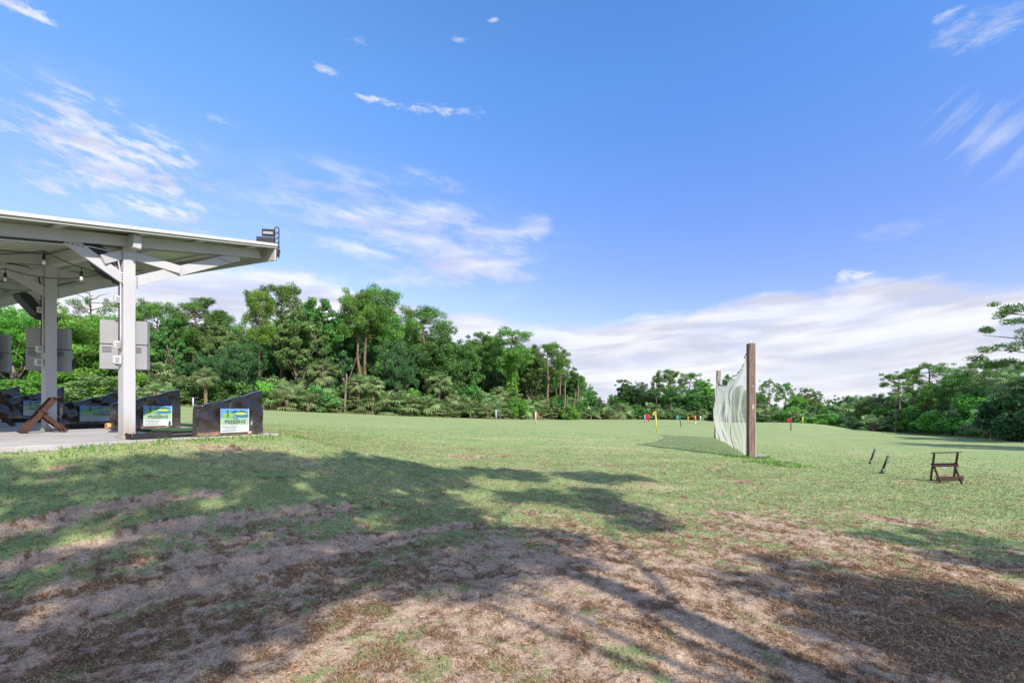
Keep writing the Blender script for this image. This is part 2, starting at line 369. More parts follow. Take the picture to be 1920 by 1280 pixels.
# bark
def bark(name, c1, c2):
    m = wood(name, c1, c2, (9, 9, 2.2), .9, .9); return m
M['bark_pine'] = bark('pine_bark', (.09, .055, .04), (.27, .18, .14))
M['bark_grey'] = bark('grey_bark', (.10, .08, .065), (.28, .24, .20))
M['bark_palm'] = wood('palm_bark', (.10, .07, .045), (.26, .19, .13), (6, 6, 14), .9, 1)
M['leaf_oak'] = foliage('oak_leaves', (0.043, 0.1173, 0.0313), (0.0978, 0.2347, 0.0548), (0.2053, 0.391, 0.0938), .3)
M['leaf_bright'] = foliage('bright_leaves', (0.084, 0.2332, 0.0373), (0.1866, 0.4478, 0.0653), (0.3732, 0.476, 0.1306), .4)
M['leaf_olive'] = foliage('olive_leaves', (0.0839, 0.1479, 0.0443), (0.1676, 0.2613, 0.0839), (0.2958, 0.3944, 0.138), .3)
M['leaf_dark'] = foliage('dark_leaves', (0.0302, 0.0918, 0.0324), (0.0702, 0.1674, 0.0562), (0.1296, 0.2592, 0.0864), .28)
M['needle'] = foliage('pine_needles', (0.0608, 0.146, 0.0284), (0.138, 0.2942, 0.0568), (0.2637, 0.4463, 0.1014), .28)
M['needle_lime'] = foliage('young_pine_needles', (.10, .22, .025), (.19, .36, .05), (.32, .50, .09), .35)
M['frond'] = foliage('palm_fronds', (0.0996, 0.1721, 0.0634), (0.2083, 0.3169, 0.1177), (0.3985, 0.462, 0.2173), .3, .4)
M['frond_dead'] = foliage('dead_palm_fronds', (.16, .09, .045), (.36, .21, .11), (.55, .36, .20), .3, .7)
M['moss'] = foliage('hanging_moss', (.15, .13, .10), (.25, .21, .165), (.36, .31, .25), .3, .9)

# ------------------------------------------------------------------ terrain
def P(px, py, D): return ((px - 960) / F * D, D, EYE - (py - HZ) / F * D)
E1 = Vector((0.9, -0.436, 0)).normalized()       # out of the shelter's end (towards the camera side)
PD = Vector((0.436, 0.9, 0)).normalized()        # down the range, across the row of bays
RD = -E1                                          # along the row, away
P1 = Vector(((238 - 960) / 107.3, 8.2, 1.115))   # foot of the near shelter post
def S(r, t, z=0.0):
    """shelter coordinates: r metres along the row, t metres towards the range, z above the slab"""
    v = P1 + RD * r + PD * t; v.z = P1.z + .03 * r + z; return v
ctrl = [P(*a) for a in [
    (0, 1280, 2.8), (500, 1280, 2.77), (960, 1280, 2.76), (1920, 1280, 2.76), (1500, 1280, 2.76),
    (300, 1130, 3.85), (0, 1130, 3.85), (300, 1000, 5.0), (0, 1000, 4.8), (0, 910, 5.8), (300, 905, 6.4), (700, 1000, 5.9), (960, 1000, 6.05), (1300, 1000, 6.12), (1920, 1000, 6.12),
    (520, 900, 7.3), (700, 860, 11), (590, 828, 11.6), (560, 815, 13), (700, 900, 8.6), (960, 880, 11.5), (960, 840, 17), (1200, 900, 10.6),
    (500, 768, 52), (340, 762, 48), (150, 758, 46), (0, 756, 44), (-300, 756, 44), (420, 785, 24), (600, 785, 32), (700, 777, 62), (900, 783, 75), (1100, 786, 92), (1150, 787, 115), (1250, 785, 110), (1320, 791, 80),
    (700, 800, 24), (960, 800, 28), (1000, 820, 20), (1407, 856, 16.1), (1345, 821, 27.5), (1232, 810, 42), (1483, 807, 43), (1420, 795, 62), (1500, 796, 58), (1560, 797, 50),
    (1650, 815, 48), (1800, 815, 45), (1700, 813, 60), (1560, 806, 75), (1900, 829, 29), (1775, 907, 10.35), (1640, 870, 14.1), (1900, 860, 17)]]
for r_, t_ in [(-.75, -4), (-.75, -2), (-.75, 0), (-.75, 1.5), (-.75, 3.0), (2, 3.2), (6, 3.2), (12, 3.4), (2, -4.5), (8, -4.5), (4, 0), (9, 0)]:
    v = S(r_, t_, -.03 if r_ < 0 else -.10); ctrl.append((v.x, v.y, v.z))
ctrl += [(0, -12, 0), (12, -10, 0), (-10, -8, .3), (20, 0, 0), (-20, 4, 1.3), (35, 12, -.2), (60, 30, -.4), (-60, 20, 2), (0, -80, 0), (-120, 60, 2), (120, 60, -1), (80, -40, 0), (-80, -40, 1), (0, 160, -1), (120, 160, -1), (-120, 160, 1)]
ctrl = np.array(ctrl)
def _u(r2): return np.where(r2 > 1e-9, r2 * np.log(np.maximum(r2, 1e-9)), 0)
_n = len(ctrl)
_W = lambda x, y: (np.sign(x) * np.abs(x) ** .8, np.sign(y) * np.abs(y) ** .8)   # compress far distances
_cx, _cy = _W(ctrl[:, 0], ctrl[:, 1])
_A = np.zeros((_n + 3, _n + 3))
_A[:_n, :_n] = _u((_cx[:, None] - _cx[None]) ** 2 + (_cy[:, None] - _cy[None]) ** 2) + np.eye(_n) * .6
_A[:_n, _n] = 1; _A[:_n, _n + 1] = _cx; _A[:_n, _n + 2] = _cy; _A[_n:, :_n] = _A[:_n, _n:].T
_w = np.linalg.solve(_A, np.concatenate([ctrl[:, 2], [0, 0, 0]]))
def HT(x, y):
    x = np.atleast_1d(np.asarray(x, dtype=np.float64)); y = np.atleast_1d(np.asarray(y, dtype=np.float64))
    shp = x.shape; x = x.ravel(); y = y.ravel(); out = np.empty(len(x))
    for i in range(0, len(x), 60000):
        a, b = _W(x[i:i + 60000], y[i:i + 60000])
        out[i:i + 60000] = _u((a[:, None] - _cx[None]) ** 2 + (b[:, None] - _cy[None]) ** 2) @ _w[:_n] + _w[_n] + _w[_n + 1] * a + _w[_n + 2] * b
    r = np.hypot(x, y); k = sst(r, 130, 220); out = out * (1 - k) + (-1.0) * k
    return out.reshape(shp)
def gz(x, y): return float(HT(x, y)[0])
def ghit(px, py):
    """ground point seen at a photo pixel"""
    ds = np.exp(np.linspace(math.log(2), math.log(150), 1500)); x = (px - 960) / F * ds; z = EYE - (py - HZ) / F * ds
    h = HT(x, ds); i = int(np.argmax(z < h)); return Vector((x[i], ds[i], h[i]))

# tyre tracks in the sandy foreground (centre lines through ground points)
TR = []
for seq in [[(-60, 1075), (150, 1030), (330, 985), (480, 965), (640, 948)], [(-60, 1200), (120, 1150), (300, 1105), (520, 1050), (700, 1010), (860, 985)],
            [(-60, 1010), (120, 968), (260, 940), (380, 925)]]:
    pts = [ghit(*a) for a in seq]
    for a, b in zip(pts[:-1], pts[1:]): TR.append((a, b))
def track(x, y):
    d = np.full(x.shape, 9.0)
    for a, b in TR:
        ab = np.array([b.x - a.x, b.y - a.y]); L = ab @ ab
        t = np.clip(((x - a.x) * ab[0] + (y - a.y) * ab[1]) / L, 0, 1)
        d = np.minimum(d, np.hypot(x - a.x - t * ab[0], y - a.y - t * ab[1]))
    return d
def smask(x, y, pts, rad):
    d = np.zeros(x.shape)
    for p in pts: d = np.maximum(d, 1 - np.clip(np.hypot((x - p[0]), (y - p[1])) / rad, 0, 1))
    return d
TUFT = [ghit(1407, 858), ghit(1380, 856), ghit(1440, 866), ghit(1350, 822), ghit(1475, 873)]
EDGE = [S(-.72, t) for t in np.linspace(-3, 3, 25)]
RED = [ghit(870, 857), ghit(900, 856), ghit(935, 855), ghit(960, 854)]
RED2 = [ghit(1370, 893), ghit(1345, 880), ghit(1390, 905), ghit(1660, 975), ghit(400, 835), ghit(430, 838)]
STRAW = [ghit(1800, 1130), ghit(1880, 1150), ghit(1720, 1110), ghit(1900, 1180), ghit(1780, 1200)]
def cover(x, y):
    """green cover 0..1 and straw cover 0..1"""
    d = np.hypot(x, y)
    side = sst(x / np.maximum(y, .5), -.2, .6)
    lo = 3.2 + 1.4 * side; hi = 8.6 + 2.6 * side
    g = .09 + .74 * sst(d, lo, hi) + .12 * sst(d, 12, 26)
    kx = sst(x, -1.5, 1.5)
    def strk(f, sd):      # streaks follow the old mower and cart lines
        ua, va = x * .69 + y * .72, (-x * .72 + y * .69) * 3.0; ub, vb = -x * .6 + y * .8, (x * .8 + y * .6) * 3.0
        return fbm(ua, va, f, 4, sd) * (1 - kx) + fbm(ub, vb, f, 4, sd + 3) * kx
    n1 = fbm(x, y, .6, 4, 3); n2 = strk(1.1, 11); n3 = fbm(x, y, 9, 3, 23)
    k_ = 1 - .6 * sst(d, 10, 30)
    g = g + ((n1 - .5) * .6 + (n2 - .5) * 1.1 + (n3 - .5) * 1.4) * k_
    g = g * (.80 + .20 * sst(d, 4.5, 9.5))
    tr = track(x, y); g = g - .5 * (1 - sst(tr, .10, .30)) * (y > 1)
    g = g + 1.2 * smask(x, y, TUFT, 1.1) + .9 * smask(x, y, [(p.x, p.y) for p in EDGE], .55)
    g = g - .9 * smask(x, y, RED, .55) - .7 * smask(x, y, RED2, .5)
    g = np.clip(g, 0, 1)
    s = .52 + (fbm(x, y, .8, 4, 41) - .5) * .5 + (strk(1.6, 47) - .5) * 1.2 + (fbm(x, y, 10, 3, 53) - .5) * 1.3 + (fbm(x, y, 26, 2, 59) - .5) * 1.0
    s = s + .8 * smask(x, y, STRAW, .9) - .35 * (1 - sst(tr, .12, .3))
    bare = np.exp(-(((x - .6) / 2.2) ** 2 + ((y - 4.0) / 1.6) ** 2)); s = s - .20 * bare; g = np.clip(g - .10 * bare, 0, 1)  # sunlit paleness put into the cover: less straw and green, more bare sand
    s = s + .07 * (1 - kx) * (1 - .5 * (1 - sst(tr, .12, .3)))
    return g, np.clip(s, 0, 1)
def micro(x, y):
    d = np.hypot(x, y); k = 1 - sst(d, 12, 25)
    tr = track(x, y)
    h = (fbm(x, y, 1.1, 3, 5) - .5) * .07 + (fbm(x, y, 5, 3, 7) - .5) * .035 * k + (fbm(x, y, 22, 3, 9) - .5) * .014 * k
    h = h - .022 * (1 - sst(tr, .08, .2)) + .012 * np.exp(-((tr - .24) / .07) ** 2)
    tread = np.where(tr < .17, .007 * np.sin((x * 1.2 + y * .4) * 70), 0)
    k2 = sst(d, 30, 60)
    return (h + tread) * (1 - k2)

a1 = np.linspace(math.radians(-62), math.radians(62), 1050)
a2 = np.linspace(math.radians(62), math.radians(298), 110)[1:-1]
ang = np.concatenate([a1, a2]); rad = np.concatenate([[.25], np.exp(np.linspace(math.log(.7), math.log(26), 330)), np.exp(np.linspace(math.log(26.4), math.log(1600), 130))])
AA, RR = np.meshgrid(ang, rad); GX = RR * np.sin(AA); GY = RR * np.cos(AA)
base = HT(GX, GY); GZ = base + micro(GX, GY)
# keep the soil just under the slab where the slab lies
def slabmask(x, y):
    dxx = x - P1.x; dyy = y - P1.y
    r = dxx * RD.x + dyy * RD.y; t = dxx * PD.x + dyy * PD.y
    return r, t
r_, t_ = slabmask(GX, GY)
ins = sst(r_, -.62, -.5) * (1 - sst(r_, 15.4, 15.6)) * sst(t_, -4.2, -4.0) * (1 - sst(t_, 2.62, 2.75))
GZ = np.where(ins > 0, GZ * (1 - ins) + np.minimum(GZ, P1.z + .03 * r_ - .09) * ins, GZ)
nr, na = GX.shape
idx = np.arange(nr * na).reshape(nr, na)
A_ = idx[:-1, :]; B_ = idx[1:, :]
fa = np.stack([A_, np.roll(A_, -1, 1), np.roll(B_, -1, 1), B_], -1).reshape(-1, 4)
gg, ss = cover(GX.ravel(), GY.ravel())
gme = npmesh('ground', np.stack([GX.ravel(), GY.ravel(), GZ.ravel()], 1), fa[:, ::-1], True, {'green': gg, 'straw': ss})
m, nt, bs = mat('turf_and_sand'); M['ground'] = m
def N(t, **k):
    n = nt.nodes.new(t)
    for a, b in k.items(): setattr(n, a, b)
    return n
def Lk(a, b): nt.links.new(a, b)
def noise(scale, detail=4, rough=.55, co=None, dist=0):
    n = N('ShaderNodeTexNoise'); n.inputs['Scale'].default_value = scale; n.inputs['Detail'].default_value = detail; n.inputs['Roughness'].default_value = rough; n.inputs['Distortion'].default_value = dist
    Lk(co if co is not None else tc.outputs['Object'], n.inputs[0]); return n.outputs[0]
def ramp(f, *st):
    c = N('ShaderNodeValToRGB'); Lk(f, c.inputs[0]); e = c.color_ramp.elements
    e[0].position, e[0].color = st[0][0], (*st[0][1], 1); e[1].position, e[1].color = st[-1][0], (*st[-1][1], 1)
    for s in st[1:-1]:
        x = e.new(s[0]); x.color = (*s[1], 1)
    return c.outputs[0]
def mix(f, a, b, bt='MIX'):
    n = N('ShaderNodeMixRGB', blend_type=bt)
    for i, v in enumerate((f, a, b)):
        if isinstance(v, (int, float)): n.inputs[i].default_value = v
        elif isinstance(v, tuple): n.inputs[i].default_value = (*v, 1)
        else: Lk(v, n.inputs[i])
    return n.outputs[0]
def ms(v, lo, hi, a=0, b=1):
    n = N('ShaderNodeMapRange', interpolation_type='SMOOTHSTEP'); Lk(v, n.inputs[0])
    n.inputs[1].default_value = lo; n.inputs[2].default_value = hi; n.inputs[3].default_value = a; n.inputs[4].default_value = b; return n.outputs[0]
def ma(op, a, b):
    n = N('ShaderNodeMath', operation=op)
    for i, v in enumerate((a, b)):
        if isinstance(v, (int, float)): n.inputs[i].default_value = v
        else: Lk(v, n.inputs[i])
    return n.outputs[0]
tc = N('ShaderNodeTexCoord')
ag = N('ShaderNodeAttribute', attribute_name='green'); as_ = N('ShaderNodeAttribute', attribute_name='straw')
mpx = N('ShaderNodeMapping'); mpx.inputs['Scale'].default_value = (.35, 1.6, 1); Lk(tc.outputs['Object'], mpx.inputs[0])
f1 = noise(55, 5, .7); f2 = noise(9, 6, .65); f3 = noise(1.1, 5, .6); f4 = noise(.18, 4, .55); fs = noise(.5, 6, .65, mpx.outputs[0])
sand = ramp(f2, (.3, (.36, .25, .17)), (.5, (.53, .385, .275)), (.72, (.66, .50, .375)))
sand = mix(ms(f1, .48, .68), sand, (.24, .155, .11))
f0 = noise(150, 4, .7)
sand = mix(ms(f0, .50, .62, 0, .85), sand, (.09, .055, .04))
straw = ramp(f0, (.36, (.03, .018, .012)), (.5, (.15, .085, .05)), (.66, (.46, .31, .19)))
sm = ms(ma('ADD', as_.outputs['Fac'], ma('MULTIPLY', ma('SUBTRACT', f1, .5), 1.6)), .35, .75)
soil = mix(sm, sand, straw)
green = ramp(f3, (.3, (.15, .235, .08)), (.55, (.215, .305, .118)), (.75, (.28, .345, .15)))
green = mix(ms(fs, .48, .66, 0, .75), green, (.40, .355, .205))
mpb = N('ShaderNodeMapping'); mpb.inputs['Scale'].default_value = (.05, .55, 1); mpb.inputs['Rotation'].default_value = (0, 0, .25); Lk(tc.outputs['Object'], mpb.inputs[0])
fb = noise(1, 3, .5, mpb.outputs[0])
green = mix(ms(fb, .50, .56, 0, .35), green, (.185, .30, .115))
fd = noise(3.2, 3, .6)
green = mix(ms(fd, .66, .72, 0, .6), green, (.36, .27, .17))
green = mix(ms(f4, .42, .62, 0, .55), green, (.18, .275, .095))
green = mix(ms(f1, .35, .7, 0, .55), green, (.38, .365, .195))
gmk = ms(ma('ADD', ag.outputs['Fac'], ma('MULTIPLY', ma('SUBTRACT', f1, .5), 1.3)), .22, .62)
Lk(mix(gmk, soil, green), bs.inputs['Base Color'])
bs.inputs['Roughness'].default_value = .95; bs.inputs['Specular IOR Level'].default_value = .12
b = N('ShaderNodeBump'); b.inputs['Strength'].default_value = .9; b.inputs['Distance'].default_value = .03
Lk(ma('ADD', ma('MULTIPLY', f1, .35), ma('MULTIPLY', f2, .65)), b.inputs['Height']); Lk(b.outputs[0], bs.inputs['Normal'])
g_o = link('ground', gme, M['ground']); tag(g_o, 'mown range grass turning to bare sand and straw in front', 'ground', kind='structure')

# ------------------------------------------------------------------ grass blades and straw (uncountable)
rng = np.random.default_rng(5)
def blades(name, n, rmin, rmax, accept, hfun, lean, wmul, matl, label, cat, stiff=True, amax=57):
    r = np.exp(rng.uniform(math.log(rmin), math.log(rmax), n)); a = np.radians(rng.uniform(-amax, amax, n))
    x = r * np.sin(a); y = r * np.cos(a)
    g, s = cover(x, y); keep = accept(g, s, x, y, r)
    rr_, tt_ = slabmask(x, y)
    keep &= ~((rr_ > -.56) & (tt_ < 2.66) & (tt_ > -4.1))
    x, y, r = x[keep], y[keep], r[keep]; n = len(x)
    z = HT(x, y) + micro(x, y)
    h = hfun(r, n); th = rng.uniform(0, 2 * math.pi, n); ln = np.abs(rng.normal(lean, lean * .45, n))
    if not stiff: ln = rng.uniform(1.38, 1.56, n)
    ln = np.minimum(ln, 1.56)
    dxh = np.cos(th) * np.sin(ln) * h; dyh = np.sin(th) * np.sin(ln) * h; dzh = np.cos(ln) * h
    w = np.maximum(.0022, r * .00075) * wmul
    th2 = rng.uniform(0, 2 * math.pi, n) if stiff else th + math.pi / 2
    wx = np.cos(th2) * w; wy = np.sin(th2) * w
    b0 = np.stack([x - wx, y - wy, z - .004], 1); b1 = np.stack([x + wx, y + wy, z - .004], 1)
    if stiff:
        V = np.stack([b0, b1, np.stack([x + dxh, y + dyh, z + dzh], 1)], 1).reshape(-1, 3); k = 3
    else:
        up = .004 + .012 * rng.random(n)
        t0 = np.stack([x + dxh - wx, y + dyh - wy, z + dzh + up], 1); t1 = np.stack([x + dxh + wx, y + dyh + wy, z + dzh + up], 1)
        b0[:, 2] += .008; b1[:, 2] += .008
        V = np.stack([b0, b1, t1, t0], 1).reshape(-1, 3); k = 4
    rn = np.repeat(rng.random(n), k)
    me = npmesh(name, V, np.arange(len(V)).reshape(-1, k), False, {'rnd': rn})
    o = link(name, me, matl); return tag(o, label, cat, kind='stuff')
def blademat(name, stops, trans=.25):
    m, nt2, bs2 = mat(name); at = nt2.nodes.new('ShaderNodeAttribute'); at.attribute_name = 'rnd'
    tc2 = nt2.nodes.new('ShaderNodeTexCoord'); no = nt2.nodes.new('ShaderNodeTexNoise'); no.inputs['Scale'].default_value = 1.3; nt2.links.new(tc2.outputs['Object'], no.inputs[0])
    ad = nt2.nodes.new('ShaderNodeMath'); ad.operation = 'MULTIPLY_ADD'; nt2.links.new(no.outputs[0], ad.inputs[0]); ad.inputs[1].default_value = .9; ad.inputs[2].default_value = -.45
    a2_ = nt2.nodes.new('ShaderNodeMath'); a2_.operation = 'ADD'; nt2.links.new(at.outputs['Fac'], a2_.inputs[0]); nt2.links.new(ad.outputs[0], a2_.inputs[1])
    cr = nt2.nodes.new('ShaderNodeValToRGB'); nt2.links.new(a2_.outputs[0], cr.inputs[0]); e = cr.color_ramp.elements
    e[0].position, e[0].color = stops[0][0], (*stops[0][1], 1); e[1].position, e[1].color = stops[-1][0], (*stops[-1][1], 1)
    for s in stops[1:-1]: x = e.new(s[0]); x.color = (*s[1], 1)
    nt2.links.new(cr.outputs[0], bs2.inputs['Base Color']); bs2.inputs['Roughness'].default_value = .7; bs2.inputs['Specular IOR Level'].default_value = .15
    t = nt2.nodes.new('ShaderNodeBsdfTranslucent'); nt2.links.new(cr.outputs[0], t.inputs[0]); mx = nt2.nodes.new('ShaderNodeMixShader'); mx.inputs[0].default_value = trans
    nt2.links.new(bs2.outputs[0], mx.inputs[1]); nt2.links.new(t.outputs[0], mx.inputs[2]); nt2.links.new(mx.outputs[0], nt2.nodes['Material Output'].inputs[0]); return m
M['blade'] = blademat('grass_blades', [(0, (.065, .125, .032)), (.45, (.185, .27, .085)), (.75, (.31, .37, .14)), (1, (.52, .44, .25))])
M['blade_lush'] = blademat('lush_grass_blades', [(0, (.05, .14, .02)), (.5, (.11, .27, .035)), (1, (.22, .42, .07))])
M['strawblade'] = blademat('dry_straw', [(0, (.06, .032, .02)), (.4, (.22, .12, .062)), (.75, (.46, .29, .16)), (1, (.68, .50, .32))], .1)
blades('grass', 1000000, 2.3, 38, lambda g, s, x, y, r: rng.random(len(g)) < (sst(g, .12, .6) * (.25 + .75 * (fbm(x, y, 14, 2, 77) > .42)) + .03) * (1 - sst(r, 7, 30)),
       lambda r, n: (.010 + .016 * rng.random(n) + .0009 * r), .85, .75, M['blade'], 'short patchy green grass growing through the sand in the foreground', 'grass')
blades('straw', 560000, 2.3, 17, lambda g, s, x, y, r: rng.random(len(g)) < np.clip(sst(s, .15, .75) * (1 - .75 * sst(g, .3, .8)) + .10, 0, 1) * (.3 + .7 * (fbm(x, y, 9, 2, 91) > .45)),
       lambda r, n: (.015 + .045 * rng.random(n) ** 2 + .0012 * r), 1.5, .42, M['strawblade'], 'dry brown straw and pine needles lying over the sandy ground', 'straw', stiff=False)
blades('lush_grass', 260000, 4, 29, lambda g, s, x, y, r: rng.random(len(g)) < np.maximum(sst(smask(x, y, TUFT, 1.1), .25, .6), .8 * sst(smask(x, y, [(p.x, p.y) for p in EDGE], .55), .15, .7) * (fbm(x, y, 3, 3, 19) > .42)),
       lambda r, n: (.03 + .06 * rng.random(n)), .5, 1.1, M['blade_lush'], 'longer bright green grass by the slab edge and net posts', 'grass')

# ------------------------------------------------------------------ fallen leaves and twigs
def litter():
    n = 2200; V = []; Fc = []
    r = np.exp(rng.uniform(math.log(2.4), math.log(11), n)); a = np.radians(rng.uniform(-55, 55, n)); x = r * np.sin(a); y = r * np.cos(a)
    rr_, tt_ = slabmask(x, y); k = ~((rr_ > -.6) & (tt_ < 2.7)); x = x[k]; y = y[k]; z = HT(x, y) + micro(x, y)
    mb = MB()
    for i in range(len(x)):
        th = random.random() * 6.28; L = random.uniform(.012, .03); w = L * random.uniform(.25, .4); c, s = math.cos(th), math.sin(th); q = random.uniform(.0, .012)
        mb.add([(x[i] - c * L, y[i] - s * L, z[i] + .012), (x[i] - s * w, y[i] + c * w, z[i] + .012 + q), (x[i] + c * L, y[i] + s * L, z[i] + .014), (x[i] + s * w, y[i] - c * w, z[i] + .012 + q * .3)], [(0, 1, 2, 3)])
    o = mb.build('fallen_leaves', M['deadleaf']); tag(o, 'small brown and tan fallen leaves scattered on the ground', 'leaves', kind='stuff')
    tw = MB()
    for i in range(150):
        rr = math.exp(random.uniform(math.log(2.5), math.log(8))); aa = math.radians(random.uniform(-52, 52)); px, py = rr * math.sin(aa), rr * math.cos(aa)
        th = random.random() * 6.28; L = random.uniform(.05, .2); pts = []
        for k in range(4):
            qx = px + math.cos(th) * L * k / 3 + random.uniform(-.008, .008); qy = py + math.sin(th) * L * k / 3 + random.uniform(-.008, .008)
            pts.append((qx, qy))
        zz = HT([p[0] for p in pts], [p[1] for p in pts]) + micro(np.array([p[0] for p in pts]), np.array([p[1] for p in pts]))
        tw.tube([(p[0], p[1], z_ + .008) for p, z_ in zip(pts, zz)], [.003, .0028, .0022, .0012], 5)
    o = tw.build('twigs', M['bark_grey']); tag(o, 'thin broken twigs strewn over the sand', 'twigs', kind='stuff')
M['deadleaf'] = simple('dead_leaf', (.30, .17, .09), .7, var=.5, scale=1.2)
litter()

# ------------------------------------------------------------------ vegetation prototypes
PR = random.Random(11)
def leafcloud(cs, rs, per, size, rg, aspect=.55, shell=.62, flat=.8, outw=.5):
    """cs (k,3) blob centres, rs (k,) radii -> rhombic leaves"""
    cs = np.asarray(cs); rs = np.asarray(rs); k = len(cs)
    cnt = np.maximum(8, (per * (rs / rs.mean()) ** 2).astype(int)); ii = np.repeat(np.arange(k), cnt); n = len(ii)
    d = rg.normal(size=(n, 3)); d /= np.linalg.norm(d, axis=1)[:, None]
    rad = rs[ii] * (shell + (1.08 - shell) * rg.random(n) ** .7)
    lump = 1 + .25 * np.sin(d[:, 0] * 5 + ii) * np.cos(d[:, 1] * 4 + ii * 2) 
    p = cs[ii] + d * (rad * lump)[:, None] * np.array([1, 1, flat])
    nrm = d * outw + rg.normal(size=(n, 3)) * .6 + np.array([0, 0, .25]); nrm /= np.linalg.norm(nrm, axis=1)[:, None]
    t = np.cross(nrm, rg.normal(size=(n, 3))); t /= np.linalg.norm(t, axis=1)[:, None]; b = np.cross(nrm, t)
    s = size * rg.uniform(.6, 1.35, n)
    t = t * (s * .5)[:, None]; b = b * (s * .5 * aspect)[:, None]
    V = np.stack([p - t, p - b, p + t, p + b], 1).reshape(-1, 3)
    return V, np.repeat(rg.random(n), 4)
def cloudmesh(name, V, rn): return npmesh(name, V, np.arange(len(V)).reshape(-1, 4), False, {'rnd': rn})
def mbmesh(mb, name, smooth=True):
    me = bpy.data.meshes.new(name); me.from_pydata(mb.v, [], mb.f); me.update()
    if smooth:
        for p in me.polygons: p.use_smooth = True
    return me
def bent(a, b, k, wob, pr):
    a, b = Vector(a), Vector(b); L = (b - a).length
    return [a.lerp(b, i / k) + (Vector((pr.uniform(-1, 1), pr.uniform(-1, 1), pr.uniform(-.4, .4))) * wob * L if 0 < i < k else Vector()) for i in range(k + 1)]
def make_oak(seed, H=12., R=5., low=.12, nb=190, per=160, size=.20, trunk_r=.3):
    rg = np.random.default_rng(seed); pr = random.Random(seed)
    cs = []; rs = []
    cz = H * (low + 1) / 2; hz = H * (1 - low) / 2
    lobes = [(pr.uniform(-.35, .35) * R, pr.uniform(-.35, .35) * R, pr.uniform(-.2, .25) * hz, pr.uniform(.6, .85)) for _ in range(6)] + [(0, 0, hz * .25, .8)]
    for i in range(nb):
        lo = lobes[i % len(lobes)]; d = rg.normal(size=3); d /= np.linalg.norm(d); q = rg.uniform(.35, 1.0) * lo[3]
        c = np.array([lo[0] + d[0] * q * R, lo[1] + d[1] * q * R, cz + lo[2] + d[2] * q * hz * .95])
        r = rg.uniform(.065, .15) * R
        c[2] = min(c[2], H - r * .8); cs.append(c); rs.append(r)
    V, rn = leafcloud(cs, rs, per, size, rg)
    mb = MB(); lean = Vector((pr.uniform(-.6, .6), pr.uniform(-.6, .6), H * .45))
    main = bent((0, 0, -.3), lean, 5, .03, pr); mb.tube(main, [trunk_r * (1.35 - .75 * i / 5) for i in range(6)], 9)
    for i in range(0, nb, 8):
        a = main[pr.choice([2, 3, 4, 5])]; mb.tube(bent(a, cs[i], 4, .06, pr), [trunk_r * .38 * (1 - .2 * j) for j in range(5)], 5)
    return mbmesh(mb, 'oak_trunk'), cloudmesh('oak_crown', V, rn), None
def make_pine(seed, H=16., R=3.2, start=.55, nlimb=24, per=260, size=.28, flat=.85, sparse=0, vines=False, tuftr=(.45, .95), two=False):
    rg = np.random.default_rng(seed); pr = random.Random(seed); mb = MB(); cs = []; rs = []
    stems = [(0, 0)] + ([(.9, .3)] if two else [])
    for si, (sx, sy) in enumerate(stems):
        top = Vector((sx * 1.4 + pr.uniform(-.5, .5), sy + pr.uniform(-.5, .5), H * .97)); k = 8
        main = bent((sx * .4, sy * .4, -.3), top, k, .012, pr)
        mb.tube(main, [.25 * (1.15 - .95 * (i / k) ** 1.1) for i in range(k + 1)], 9)
        nl = nlimb if si == 0 else nlimb // 2
        for i in range(nl):
            f = start + (1 - start) * (i + pr.random()) / nl
            a = top.lerp(main[0], 1 - f); j = f * k; j0 = int(min(j, k - 1)); a = main[j0].lerp(main[j0 + 1], j - j0)
            an = i * 2.399 + pr.uniform(-.5, .5); prof = math.sin(math.pi * min(1, .18 + .80 * (f - start) / (1 - start))) ** .7
            L = R * (.35 + .65 * prof) * pr.uniform(.65, 1.1) * (1 - .1 * sparse)
            e = a + Vector((math.cos(an) * L, math.sin(an) * L, pr.uniform(.15, .5) * L * (1 if f > .7 else .3)))
            e.z = min(e.z, H * 1.0)
            mb.tube(bent(a, e, 4, .07, pr), [.075, .062, .05, .036, .02], 5)
            if pr.random() < sparse: continue
            for q in range(pr.choice([2, 3, 3, 4])):
                c = a.lerp(e, pr.uniform(.55, 1.08)) + Vector((pr.uniform(-.75, .75), pr.uniform(-.75, .75), pr.uniform(-.35, .75)))
                cs.append(tuple(c)); rs.append(pr.uniform(*tuftr) * pr.uniform(.6, 1.05))
    V, rn = leafcloud(cs, rs, per, size, rg, aspect=.22, shell=.35, flat=flat, outw=.2)
    vm = None
    if vines:
        vc = [tuple(main[0].lerp(top, f) + Vector((pr.uniform(-.3, .3), pr.uniform(-.3, .3), 0))) for f in np.linspace(.12, .8, 22)]
        Vv, rv = leafcloud(vc, [pr.uniform(.45, .75) for _ in vc], 260, .24, rg, flat=1.2); vm = cloudmesh('vines', Vv, rv)
    return mbmesh(mb, 'pine_trunk'), cloudmesh('pine_crown', V, rn), vm
